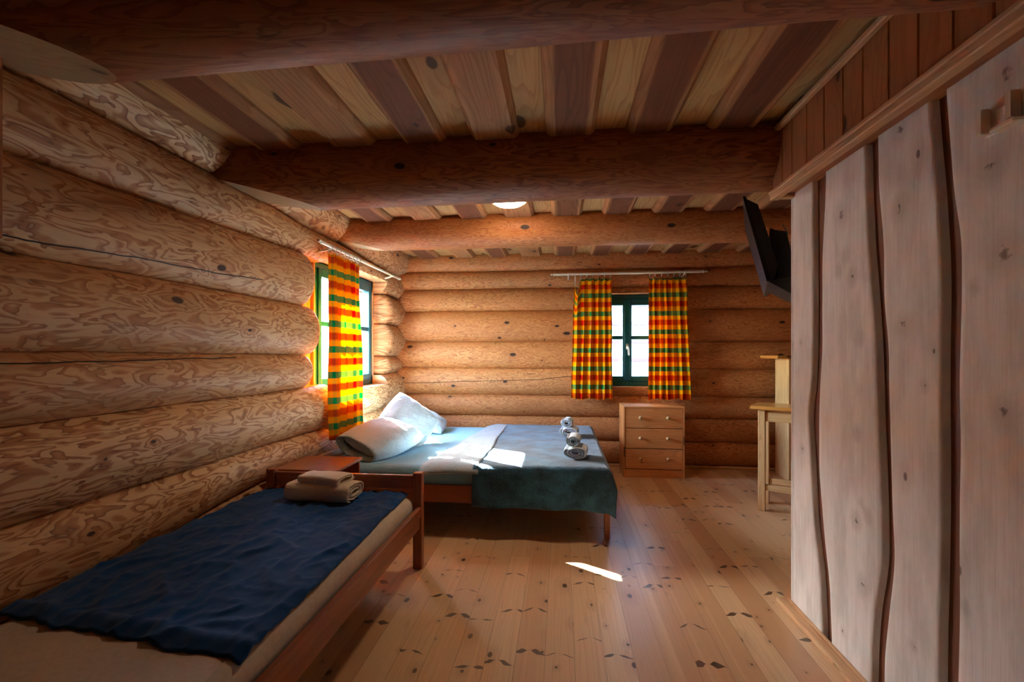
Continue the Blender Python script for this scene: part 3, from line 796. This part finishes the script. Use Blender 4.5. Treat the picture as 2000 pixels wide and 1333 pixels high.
def pillow(name, w, d, h, loc, rot, label, seed, openend=False, pinch=2.6):
    n = 40; mb = MB()
    for s in (1, -1):
        P = []; G = []
        for i in range(n+1):
            ro = []; gr = []
            for j in range(n+1):
                a = sin(lerp(-pi/2, pi/2, i/n)); b = sin(lerp(-pi/2, pi/2, j/n))
                f = max(0, (1-abs(a)**pinch))**.45*max(0, (1-abs(b)**pinch))**.45
                cx = a*w/2*(1-.05*b*b*(1 if abs(a) > .5 else abs(a)*2)); cy = b*d/2*(1-.07*a*a)
                wr = .012*nz(a*2.4+seed, b*2.4, s)+.006*nz(a*6, b*6+seed, s)
                z = s*(h/2*f+wr*min(1, f*3))
                ro.append((cx, cy, z)); gr.append((cx, cy, seed))
            P.append(ro); G.append(gr)
        mb.grid(P, G, flip=(s < 0))
    root = empty(name, loc, label=label, cat='pillow') if openend else None
    o = mb.build('cushion' if openend else name, PILLOW, root, smooth='all')
    if openend:
        root.rotation_euler = rot
        # loose open hem of the pillow case around the near end
        P = []; G = []; m = 40
        for j, (xx, sc_) in enumerate([(-w/2+.20, .995), (-w/2+.12, 1.02), (-w/2+.04, 1.0), (-w/2-.02, .93), (-w/2-.055, .9), (-w/2-.05, .86), (-w/2+.0, .80)]):
            ro = []; gr = []
            for i in range(m):
                a = 2*pi*i/m; ca, sa = cos(a), sin(a)
                yy = d/2*.97*sc_*(abs(ca)**.75)*(1 if ca > 0 else -1)
                f0 = max(0, (1-abs(min(.96, abs(xx/(w/2))))**pinch))**.45
                hz = (h/2*.86 if j > 2 else h/2*f0*1.02+.004)
                if j > 2: hz = h/2*.72*sc_
                zz = hz*(abs(sa)**.8)*(1 if sa > 0 else -1)
                wv = .008*nz(a*2, xx*8, seed)
                ro.append((xx+wv, yy+wv, zz+wv)); gr.append((a, xx, seed))
            P.append(ro); G.append(gr+[gr[0]])
        mb = MB(); mb.grid(P, G, closed=True)
        mb.build('pillowcase_hem', PILLOW, root, smooth='all')
        return root
    o.location = loc; o.rotation_euler = rot; tag(o, label, 'pillow')
    return o

# ------------------------------------------------------------------ double bed
DB = empty('double_bed', (-.7, 4.0, 0), label='low wooden double bed with pale sheet standing under the left window', cat='bed')
def rel(o, mb):   # builder points are in room coordinates; store relative to the root
    L = o.location; mb.v = [(p[0]-L.x, p[1]-L.y, p[2]-L.z) for p in mb.v]; return mb
bx0, bx1, by0, by1 = -1.80, .33, 3.08, 4.90
mb = MB(); mb.box((bx0+.06, by0, .215), (bx1, by0+.026, .335), 0, ch=.004); rel(DB, mb).build('side_rail', BEDW, DB)
mb = MB(); mb.box((bx0+.06, by1-.026, .215), (bx1, by1, .335), 0, ch=.004); rel(DB, mb).build('side_rail', BEDW, DB)
mb = MB(); mb.box((bx1-.026, by0+.027, .215), (bx1, by1-.027, .335), 1, ch=.004); rel(DB, mb).build('foot_rail', BEDW, DB)
mb = MB(); mb.box((bx0+.03, by0, .12), (bx0+.06, by1, .50), 1, ch=.004); rel(DB, mb).build('headboard', BEDW, DB)
for (x, y) in ((bx1-.036, by0+.0), (bx1-.036, by1-.062), (bx0+.062, by0), (bx0+.062, by1-.062)):
    mb = MB(); mb.box((x, y+.028 if y < 4 else y-.028, 0), (x+.036, y+.09 if y < 4 else y+.034, .30), 2, ch=.003); rel(DB, mb).build('leg', BEDW, DB)
mb = MB()
for k in range(12):
    x = bx0+.15+k*.165; mb.box((x, by0+.03, .235), (x+.07, by1-.03, .25), 1, ch=.002)
rel(DB, mb).build('slats', BEDW, DB)
def mattress(x0, x1, y0, y1, z0, z1, r=.05, amp=.004, seed=0):
    mb = MB(); n = 60
    prof = [(0, z0+.0, .02), (0, z0+.02, 0), (0, z1-r, 0), (0, z1-r*.6, r*.08), (0, z1-r*.3, r*.28), (0, z1-r*.08, r*.6), (0, z1, r)]
    loops = []
    def ring(ins, z):
        pts = []; rc = .05
        X0, X1, Y0, Y1 = x0+ins, x1-ins, y0+ins, y1-ins
        for (cx, cy, a0) in ((X1-rc, Y1-rc, 0), (X0+rc, Y1-rc, pi/2), (X0+rc, Y0+rc, pi), (X1-rc, Y0+rc, 3*pi/2)):
            for k in range(7): a = a0+k*pi/12; pts.append((cx+rc*cos(a), cy+rc*sin(a)))
        res = []
        for i, p in enumerate(pts):
            q = pts[(i+1) % len(pts)]; L = sqrt((p[0]-q[0])**2+(p[1]-q[1])**2); k = max(1, int(L/.05))
            for j in range(k):
                t = j/k; x, y = lerp(p[0], q[0], t), lerp(p[1], q[1], t)
                res.append((x, y, z))
        return res
    base = ring(0, 0); P = []; G = []
    cx, cy = (x0+x1)/2, (y0+y1)/2
    for _, z, ins in prof:
        ro = []
        for (x, y, _z) in base:
            ax = 1-ins/((x1-x0)/2); ay = 1-ins/((y1-y0)/2)
            w = amp*nz(x*3, y*3, seed+z*9)
            ro.append((cx+(x-cx)*ax+w, cy+(y-cy)*ay+w, z+w*.5))
        P.append(ro); G.append([(p[0], p[1], seed) for p in ro]+[(ro[0][0], ro[0][1], seed)])
    mb.grid(P, G, closed=True, flip=True)
    # top
    top = P[-1]; 
    for s in (.985, .9, .7, .45, .2, .01):
        ro = [(cx+(x-cx)*s, cy+(y-cy)*s, z1+.004*(1-s)+amp*1.2*nz(x*s*4, y*s*4, seed)) for x, y, z in top]
        mb.grid([P[-1], ro], [[(p[0], p[1], seed) for p in P[-1]+[P[-1][0]]], [(p[0], p[1], seed) for p in ro+[ro[0]]]], closed=True, flip=True)
        P.append(ro)
    mb.poly(P[0][::-1], [(0, 0, seed)]*len(P[0]))
    mb.poly(P[-1], [(0, 0, seed)]*len(P[-1]))
    return mb
MZ = .452
rel(DB, mattress(bx0+.07, bx1-.035, by0+.03, by1-.03, .255, MZ, .055, .006, 2)).build('mattress', SHEET, DB, smooth='all')

# fleece blanket over the foot half
def drape(x0, x1, y0, y1, z, hangN, hangF, hangR, x_start, seed, amp=.006, rc=.05, hemwave=.012):
    """cloth over a table edge at y0 (near), y1 (far) and x1 (foot); starts at x_start"""
    P = []; G = []; na = 96; nb = 110
    A = (x1-x_start)+hangR; B0, B1 = -hangN, (y1-y0)+hangF
    for i in range(na+1):
        a = A*i/na; ro = []; gr = []
        for j in range(nb+1):
            b = lerp(B0, B1, j/nb)
            dx = max(0., a-(x1-x_start)); dy = max(0., -b, b-(y1-y0)); s = -1 if b < 0 else 1
            X = min(x_start+a, x1); Y = min(max(y0+b, y0), y1)
            dr = sqrt(dx*dx+dy*dy)
            # rounded shoulder
            if dr > 0:
                ux, uy = dx/dr, s*dy/dr
                if dr < rc*pi/2: o_, dn = rc*sin(dr/rc), rc*(1-cos(dr/rc))
                else: o_, dn = rc, rc+(dr-rc*pi/2)
                along = (X if dy > 0 else Y)
                flare = .042*max(0, dn-rc)/.25*(.9+1.2*sin(along*17+seed)*.5+.8*nz(along*5, dn*3, seed))
                if dx > 0 and dy > 0: flare += .03*min(dx, dy)/.1; 
                X += ux*(o_+flare); Y += uy*(o_+flare)
                Z = z-dn
                dip_ = .0
            else: Z = z
            Z += amp*nz(X*3.3, Y*3.3, seed)+amp*.5*nz(X*9, Y*9, seed) if dr < rc else 0
            X += (hemwave*nz(b*2.2, seed, 1) if i == 0 else hemwave*nz(b*2.2, seed, 1)*(1-i/na)**3)
            Z = max(Z, .02)
            ro.append((X, Y, Z)); gr.append((a, b, seed))
        P.append(ro); G.append(gr)
    mb = MB(); mb.grid(P, G); return mb
BL = empty('fleece_blanket', (-.2, 4.0, MZ), label='dark slate fleece blanket spread over the foot of the double bed', cat='blanket')
o = rel(BL, drape(0, bx1-.035, by0+.035, by1-.01, MZ+.026, .30, .22, .12, -.60, 3.1)).build('blanket_cloth', FLEECE, BL, smooth='all')
md = o.modifiers.new('t', 'SOLIDIFY'); md.thickness = .014; md.offset = -1
# folded-back lining at the head side
def foldback():
    P = []; G = []; n = 14; m = 90
    for i in range(n+1):
        t = i/n; ro = []; gr = []
        for j in range(m+1):
            b = j/m; y = lerp(by0-.02, by1-.05, b)
            w = lerp(.40, .20, b)
            x = lerp(-.56, -.58-w, t)+.02*nz(b*4, t*2, 4)
            z = MZ+.030+.012*sin(pi*t)+.007*nz(x*8, y*5, 6)-.016*t
            if t > .9: z = MZ+.012
            if b < .06: z -= .05*(1-b/.06)**2; y -= .01
            ro.append((x, y, z)); gr.append((x, y, 1.))
        P.append(ro); G.append(gr)
    mb = MB(); mb.grid(P, G); return mb
o = rel(BL, foldback()).build('folded_lining', SHERPA, BL, smooth='all'); tag(o, 'pale woolly lining folded back')
md = o.modifiers.new('t', 'SOLIDIFY'); md.thickness = .016; md.offset = 1

pillow('pillow', .50, .46, .21, (-1.405, 3.52, MZ+.125), (radians(14), radians(-8), radians(66)), 'pale plush pillow with open case end, nearest the bedside table', 2.2, openend=True)
pillow('pillow', .46, .40, .15, (-1.33, 3.90, MZ+.205), (radians(46), radians(36), radians(12)), 'fluffy white pillow leaning on the lower pillow, sunlit on top', 5.5)
pillow('pillow', .50, .40, .13, (-1.38, 4.46, MZ+.15), (radians(10), radians(26), radians(10)), 'pillow mostly hidden behind the sunlit leaning pillow', 7.5)

# towels on the double bed: axis roughly toward the viewer
TZ = MZ+.034
a = radians(83)
towel('rolled_towel', TOWEL, .047, .20, (.12, 3.40, TZ), a, 'larger white rolled towel under a small roll, nearer stack on the blanket', sx=1.75, sz=.95, turns=3.0, seed=1)
towel('rolled_towel', TOWEL, .040, .19, (.10, 3.415, TZ+.084), a, 'small white rolled towel on top of the nearer towel stack', sx=1.25, turns=3.0, seed=2)
towel('rolled_towel', TOWEL, .047, .20, (.085, 4.25, TZ), a, 'larger white rolled towel under a small roll, farther stack near the back wall', sx=1.75, sz=.95, turns=3.0, seed=3)
towel('rolled_towel', TOWEL, .040, .19, (.065, 4.265, TZ+.084), a, 'small white rolled towel on top of the farther towel stack', sx=1.25, turns=3.0, seed=4)

# ------------------------------------------------------------------ bedside table
NS = empty('bedside_table', (-1.59, 2.88, 0), label='red-brown open bedside table between the two beds by the log wall', cat='bedside table')
x0, x1, y0, y1, zt = -1.84, -1.475, 2.86, 3.04+.0, .475
y1 = 3.065
NY0, NY1 = 2.80, 3.045
def nb(name, lo, hi, ax, ch=.002):
    mb = MB(); mb.box(lo, hi, ax, ch=ch); return rel(NS, mb).build(name, NIGHT, NS)
nb('table_top', (-1.80, 2.685, .498), (-1.385, 3.07, .520), 1, .004)
nb('side_panel', (-1.79, 2.69, 0), (-1.40, 2.708, .498), 2); nb('side_panel', (-1.79, 3.047, 0), (-1.40, 3.065, .498), 2)
nb('back_panel', (-1.79, 2.708, .03), (-1.778, 3.047, .498), 2); nb('shelf', (-1.778, 2.708, .24), (-1.41, 3.047, .256), 1); nb('bottom_panel', (-1.778, 2.708, .04), (-1.41, 3.047, .056), 1)

# ------------------------------------------------------------------ single bed
SBd = empty('single_bed', (-1.28, 1.6, 0), label='wooden single bed with slatted side rail along the left log wall', cat='bed')
sx0, sx1, sy0, sy1 = -1.757, -.796, .52, 2.60
def sbx(name, L, ch=.004, mat=BEDW):
    mb = MB()
    for lo, hi, ax in L: mb.box(lo, hi, ax, ch=ch)
    return rel(SBd, mb).build(name, mat, SBd)
for (x, y) in ((sx0, sy1-.045), (sx1-.055, sy1-.045), (sx0, sy0), (sx1-.055, sy0)):
    sbx('leg', [((x, y, 0), (x+.055, y+.045, .555), 2)])
sbx('footboard', [((sx0+.055, sy1-.036, .455), (sx1-.055, sy1-.012, .538), 0), ((sx0+.055, sy1-.036, .25), (sx1-.055, sy1-.012, .33), 0)])
sbx('headboard', [((sx0+.055, sy0+.012, .455), (sx1-.055, sy0+.036, .538), 0), ((sx0+.055, sy0+.012, .25), (sx1-.055, sy0+.036, .33), 0)])
sbx('side_rail', [((sx1-.030, sy0+.045, .300), (sx1-.004, sy1-.045, .362), 1), ((sx1-.034, sy0+.045, .235), (sx1-.012, sy1-.045, .300), 1)])
sbx('side_rail', [((sx0+.004, sy0+.045, .300), (sx0+.030, sy1-.045, .362), 1), ((sx0+.012, sy0+.045, .235), (sx0+.034, sy1-.045, .300), 1)])
SMZ = .428
rel(SBd, mattress(sx0+.036, sx1-.040, sy0+.04, sy1-.042, .262, SMZ, .05, .004, 5)).build('mattress', SHEETW, SBd, smooth='all')
# navy cover
def navy():
    n, m = 90, 130; P = []; G = []
    for i in range(n+1):
        u = i/n; ro = []; gr = []
        for j in range(m+1):
            v = j/m
            # near edge (v=0) is ragged, far edge (v=1) meets the footboard
            yn = lerp(1.235, 1.12, u)+.02*nz(u*6, 3, 1)+.008*nz(u*17, 3, 1)
            y = lerp(yn, sy1-.05, v)
            xl = lerp(-1.735, -1.745, v)+.006*nz(v*8, 1, 1); xr = lerp(-.845, -.875, v)+.012*nz(v*5, 2, 2)
            x = lerp(xl, xr, u)
            # creases
            h = .0045*nz(x*5, y*3.2, 7)
            for k, (fx, fy, am) in enumerate(((7, 4, .011), (14, 9, .007), (26, 15, .003))):
                w = 1-abs(nz(x*fx+1.2*nz(x*3, y*3, k), y*fy, k*3.7))*2
                h += am*max(0, w)**3
            z = SMZ+.012+h
            e = min(u, 1-u)*.9
            if e < .03 and u > .5: z -= .010*(1-e/.03)
            if v < .02: z -= .008*(1-v/.02)
            elif v < .06: z += .008*sin(pi*(v-.02)/.04)
            ro.append((x, y, z)); gr.append((x, y, 0))
        P.append(ro); G.append(gr)
    mb = MB(); mb.grid(P, G); return mb
NV = navy(); o = NV.build('navy_bedspread', NAVY, smooth='all'); md = o.modifiers.new('t', 'SOLIDIFY'); md.thickness = .008; md.offset = -1
tag(o, 'crumpled dark navy cotton cover spread over the single bed', 'bedspread')
towel('folded_towel', TOWELB, .043, .37, (-1.30, 2.395, SMZ+.018), radians(-4), 'larger beige towel rolled flat, lying on the navy cover', flat=.05, turns=2.6, seed=6, sz=1.08)
towel('folded_towel', TOWELB, .026, .255, (-1.295, 2.40, SMZ+.018+.086), radians(-10), 'smaller beige folded towel on top of the larger one on the navy cover', flat=.05, turns=1.9, seed=7)

# ------------------------------------------------------------------ chest of drawers
DR = empty('chest_of_drawers', (.93, 4.82, 0), label='small pine chest with three drawers under the back window', cat='chest of drawers')
dx0, dx1, dy0, dy1, dz = .628, 1.225, 4.67, 5.0, .715
def db(name, L, mat=PINE, ch=.002, parent=DR):
    mb = MB()
    for lo, hi, ax in L: mb.box(lo, hi, ax, ch=ch)
    return rel(DR, mb).build(name, mat, parent)
db('side_panel', [((dx0, dy0, 0), (dx0+.018, dy1, dz-.018), 2)]); db('side_panel', [((dx1-.018, dy0, 0), (dx1, dy1, dz-.018), 2)])
db('top_panel', [((dx0, dy0, dz-.018), (dx1, dy1, dz), 0)]); db('back_panel', [((dx0+.018, dy1-.01, .02), (dx1-.018, dy1, dz-.018), 0)])
db('plinth', [((dx0+.018, dy0+.012, 0), (dx1-.018, dy0+.03, .085), 0)])
for k in range(3):
    z0 = .09+k*.204; z1 = z0+.197
    dw = db('drawer', [((dx0+.021, dy0+.003, z0), (dx1-.021, dy0+.021, z1), 0), ((dx0+.03, dy0+.021, z0+.01), (dx1-.03, dy1-.03, z1-.03), 0)])
    for xk in (dx0+.165, dx1-.165):
        mb = MB(); mb.lathe([(0, -.030), (.011, -.029), (.017, -.022), (.017, -.016), (.008, -.006), (.008, .003)], (xk, dy0+.003, z0+.105), axis=1, n=16)
        kn_ = rel(DR, mb).build('knob', RAW, dw, smooth=True)

# ------------------------------------------------------------------ high table and counter at the right
HT = empty('bar_stool', (1.556, 3.797, 0), rz=radians(-30), label='high pine stool with honey-coloured top, half hidden by the plank partition', cat='stool')
def ht(name, L, mat=RAW, ch=.003):
    mb = MB()
    for lo, hi, ax in L: mb.box(lo, hi, ax, ch=ch)
    return mb.build(name, mat, HT)
TL, TD = .42, .27
mb = MB(); P = []; G = []
for i in range(31):
    x = lerp(-.055, TL+.055, i/30); w = .006*nz(x*6, 1, 1)
    ro = [(x+.022, -.03+w, .802), (x, -.045+w, .810), (x+.006, -.034+w, .832), (x+.012, TD+.03, .832), (x, TD+.04, .810), (x+.02, TD+.03, .802)]
    P.append(ro); G.append([(p[0], p[1], 3.) for p in ro]+[(ro[0][0], ro[0][1], 3.)])
mb.grid(P, G, closed=True); mb.poly(P[0][::-1], [(p[1], p[2], 3.) for p in P[0]]); mb.poly(P[-1], [(p[1], p[2], 3.) for p in P[-1]])
mb.build('seat', HONEY, HT)
for x in (0, TL-.05):
    for y in (0, TD-.045): ht('leg', [((x, y, 0), (x+.05, y+.045, .802), 2)])
for nm, a, b in (('apron', .71, .785), ('stretcher', .165, .212)):
    ht(nm, [((.05, .01, a), (TL-.05, .034, b), 0)]); ht(nm, [((.05, TD-.034, a), (TL-.05, TD-.01, b), 0)])
ht('apron', [((.012, .045, .72), (.034, TD-.045, .785), 1)])
CT = empty('counter', (2.6, 4.8, 0), label='tall pale pine counter with thin top standing by the back wall', cat='counter')
def ct(name, L, mat=RAW, ch=.003):
    mb = MB()
    for lo, hi, ax in L: mb.box(lo, hi, ax, ch=ch)
    return rel(CT, mb).build(name, mat, CT)
ct('counter_top', [((2.07, 4.62, 1.195), (3.2, 5.0, 1.225), 0)], HONEY)
ct('end_panel', [((2.21, 4.70, 0), (2.235, 4.98, 1.195), 2)]); ct('front_panel', [((2.235, 4.70, 0), (3.15, 4.72, 1.195), 2)])

# ------------------------------------------------------------------ television
th = radians(6.1)
def cam2room(cx, cz): return Vector((cx*cos(th)-cz*sin(th), cx*sin(th)+cz*cos(th), 0))
Wd = cam2room(.47, .883); Rd = cam2room(.883, -.47)
tvo = cam2room(1.271, 2.5); 
TV = empty('television', (tvo.x, tvo.y, 1.60), label='black television on a wall bracket, tilted down beside the plank partition', cat='television')
def prism(poly, d0, d1, seed=0):
    """poly in (r, z) ; extruded along the screen's width"""
    mb = MB(); A = [tuple(Rd*r+Wd*d0+Vector((0, 0, z-1.60))) for r, z in poly]; B = [tuple(Rd*r+Wd*d1+Vector((0, 0, z-1.60))) for r, z in poly]
    n = len(poly)
    mb.poly(A[::-1], [(0, 0, 0)]*n); mb.poly(B, [(0, 0, 0)]*n)
    for i in range(n):
        j = (i+1) % n; mb.poly([A[i], A[j], B[j], B[i]], [(0, 0, 0)]*4)
    return mb
prism([(-.004, 2.112), (.012, 2.108), (.132, 1.640), (.112, 1.636)], 0, .78).build('screen_bezel', BLACK, TV)
prism([(.012, 2.100), (.070, 2.060), (.165, 1.72), (.150, 1.66), (.130, 1.645)], .012, .768).build('rear_housing', DGREY, TV)
for o_ in (TV,):
    pass
prism([(.128, 1.93), (.150, 1.915), (.205, 1.90), (.235, 1.74), (.262, 1.64), (.20, 1.655), (.165, 1.68)], .03, .5).build('mounting_box', BLACK, TV)
prism([(.116, 1.640), (.215, 1.655), (.262, 1.64), (.268, 1.556), (.225, 1.566)], .02, .45).build('receiver_box', DGREY, TV)
mb = MB(); P0 = Rd*.20+Wd*.05+Vector((0, 0, 1.90-1.60))
mb.tube([P0-Vector((0, 0, .1)), P0+Rd*.01, P0+Rd*-.012+Vector((0, 0, .045))], .003, 8)
mb.tube([P0+Rd*.035+Vector((0, 0, .0)), P0+Rd*.05+Vector((0, 0, -.06)), P0+Rd*.035+Vector((0, 0, -.13))], .004, 8)
mb.build('cable', METAL, TV, smooth=True)
mb = MB(); p1 = Rd*.24+Wd*.25+Vector((0, 0, .18)); tgt = Vector((XP+.10, YE+.03, 1.78))-Vector((tvo.x, tvo.y, 1.6))
mb.tube([p1, lerp(p1, tgt, .5) if False else (p1+tgt)/2+Vector((.03, .03, 0)), tgt], .016, 10)
mb.box(tgt-Vector((.04, .012, .09)), tgt+Vector((.04, .010, .09)), 2)
mb.build('wall_bracket', BLACK, TV, smooth=True)

# ------------------------------------------------------------------ small bracket on the planks
BK = empty('wall_hook_rack', (XP, 1.30, 1.84), label='small pale bracket with two square blocks high on the plank wall', cat='wall bracket')
def bk(name, L, mat):
    mb = MB()
    for lo, hi, ax in L: mb.box(lo, hi, ax, ch=.003)
    return rel(BK, mb).build(name, mat, BK)
bk('back_plate', [((XP-.006, 1.245, 1.825), (XP-.0005, 1.345, 1.885), 1)], WASH)
bk('end_block', [((XP-.030, 1.326, 1.828), (XP-.006, 1.346, 1.895), 2)], CREAM); bk('end_block', [((XP-.030, 1.246, 1.835), (XP-.006, 1.266, 1.902), 2)], CREAM)
bk('lower_bar', [((XP-.036, 1.236, 1.818), (XP-.006, 1.300, 1.830), 1)], CREAM)

# ------------------------------------------------------------------ ceiling lamp
CL = empty('ceiling_lamp', (-.365, 3.2, CZ), label='round white ceiling lamp behind the middle beam, only its rim visible', cat='ceiling lamp')
mb = MB(); mb.lathe([(0, 0), (.125, 0), (.13, -.008), (.125, -.018), (0, -.018)][::-1], n=32); mb.build('base', CREAM, CL, smooth=True)
mb = MB(); mb.lathe([(.106, -.018), (.106, -.024), (.094, -.034), (.07, -.040), (.03, -.044), (0, -.045)][::-1], n=32)
mb.build('shade', m_emit('lamp_glow', (1, .80, .56, 1), 24.), CL, smooth=True)

# ------------------------------------------------------------------ outside
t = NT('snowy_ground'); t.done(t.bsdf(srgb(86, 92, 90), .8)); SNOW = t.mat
WHITE = m_plain('white_cladding', (92, 114, 130), .6); PINK = m_plain('siding_shadow_and_rail_red', (74, 48, 62), .6)  # PINK colours the painted siding shadows and the chalet railing
REDW = m_plain('dark_red_cladding', (92, 26, 30), .6); ROOF = m_plain('blue_grey_roof', (46, 62, 84), .6)
mb = MB(); mb.poly([(-40, -30, -.6), (40, -30, -.6), (40, 50, -.6), (-40, 50, -.6)], [(0, 0, 0)]*4); tag(mb.build('ground_outside', SNOW), kind='structure')
mb = MB(); mb.box((-3.2, YG+.2, 2.62), (4.2, YG+1.6, 2.70), 0, ch=.01); tag(mb.build('sun_blocker_eave', BEAM), kind='structure')  # unseen eave, added to keep direct sun off the back window curtain
NH = empty('neighbour_house', (2.5, 10, -.6), label='pale house with siding shadows drawn as thin reddish bands, seen through the back window', cat='building')
mb = MB(); mb.box((-1.2, 10, -.6), (5.2, 11, 5.), 0); rel(NH, mb).build('wall', WHITE, NH)
for k in range(9):
    mb = MB(); z = -.1+k*.39; mb.box((-1.0 if k % 2 else -1.1, 9.965, z), (1.25, 9.999, z+.065), 0); mb.box((1.42, 9.965, z), (5.1, 9.999, z+.065), 0); rel(NH, mb).build('shadow_band', PINK, NH)  # coloured strips stand in for the shadows between the siding boards
LH = empty('chalet', (-13, 12, -.6), label='red and pale chalet with grey roof seen through the left window', cat='building')
def lh(name, L, mat):
    mb = MB()
    for lo, hi, ax in L: mb.box(lo, hi, ax, ch=.01)
    return rel(LH, mb).build(name, mat, LH)
lh('lower_wall', [((-16, 8, -.6), (-12, 20, 1.2), 1)], WHITE); lh('upper_wall', [((-15.8, 8.2, 1.2), (-12.2, 20, 3.4), 1)], REDW)
mb = MB(); A = [(-16.6, 3.2), (-14, 5.4), (-11.4, 3.2), (-11.4, 3.05), (-14, 5.1), (-16.6, 3.05)]
P = [[(x, y, z) for x, z in A] for y in (7.6, 20.4)]
mb.grid(P, [[(p[0], p[1], 0) for p in r]+[(0, 0, 0)] for r in P], closed=True); mb.poly(P[0][::-1], [(0, 0, 0)]*6); mb.poly(P[1], [(0, 0, 0)]*6)
rel(LH, mb).build('roof', ROOF, LH)
mb = MB(); mb.box((-12.0, 8, 1.15), (-11.3, 20, 1.25), 1); mb.box((-11.36, 8, 2.05), (-11.3, 20, 2.12), 1)
for k in range(60): mb.box((-11.35, 8+k*.2, 1.25), (-11.31, 8.04+k*.2, 2.05), 2, ch=.001)
rel(LH, mb).build('balcony_railing', PINK, LH)

# ------------------------------------------------------------------ light
sun = bpy.data.lights.new('sun', 'SUN'); sun.energy = 120.; sun.angle = radians(.55); sun.color = (1, .95, .88)
so = bpy.data.objects.new('sun', sun); C.objects.link(so)
SD = Vector((1, -.60, -.80)).normalized()
so.rotation_euler = SD.to_track_quat('-Z', 'Y').to_euler(); so.location = (-8, 9, 8)
w = bpy.data.worlds.new('sky'); bpy.context.scene.world = w; w.use_nodes = True
nt = w.node_tree; nt.nodes.clear()
sk = nt.nodes.new('ShaderNodeTexSky'); sk.sky_type = 'NISHITA'; sk.sun_disc = False; sk.sun_elevation = radians(34); sk.sun_rotation = radians(-59)
sk.altitude = 300; sk.air_density = 1.0; sk.dust_density = 1.2
bg = nt.nodes.new('ShaderNodeBackground'); bg.inputs[1].default_value = 3.4
ou = nt.nodes.new('ShaderNodeOutputWorld'); nt.links.new(sk.outputs[0], bg.inputs[0]); nt.links.new(bg.outputs[0], ou.inputs[0])
# light portals (sampling guides that emit nothing)
def portal(loc, rot, sx, sy):
    l = bpy.data.lights.new('portal', 'AREA'); l.shape = 'RECTANGLE'; l.size = sx; l.size_y = sy; l.cycles.is_portal = True
    o = bpy.data.objects.new('portal', l); C.objects.link(o); o.location = loc; o.rotation_euler = rot
def aim(loc, d, sx, sy): portal(loc, Vector(d).to_track_quat('-Z', 'Y').to_euler(), sx, sy)
aim((XG-.22, (W1[0]+W1[1])/2, (W1[2]+W1[3])/2), (1, 0, 0), W1[1]-W1[0], W1[3]-W1[2])
aim(((W2[0]+W2[1])/2, YG+.22, (W2[2]+W2[3])/2), (0, -1, 0), W2[1]-W2[0], W2[3]-W2[2])


# ------------------------------------------------------------------ camera
cam = bpy.data.cameras.new('camera'); cam.sensor_width = 36; cam.lens = 36*889/2000; cam.shift_y = (690-666.5)/2000; cam.clip_start = .02
co = bpy.data.objects.new('camera', cam); C.objects.link(co); co.location = (0, 0, 1.25); co.rotation_euler = (radians(90), 0, radians(6.1))
sc = bpy.context.scene; sc.camera = co
sc.view_settings.view_transform = 'Standard'; sc.view_settings.look = 'None'; sc.view_settings.gamma = 1; sc.view_settings.use_curve_mapping = False
sc.view_settings.exposure = 2.0
sc.cycles.use_adaptive_sampling = True; sc.cycles.adaptive_threshold = .02
sc.cycles.max_bounces = 12; sc.cycles.diffuse_bounces = 7; sc.cycles.glossy_bounces = 4; sc.cycles.transparent_max_bounces = 12
sc.cycles.sample_clamp_indirect = 12; sc.cycles.caustics_reflective = False; sc.cycles.caustics_refractive = False
sc.cycles.use_denoising = True
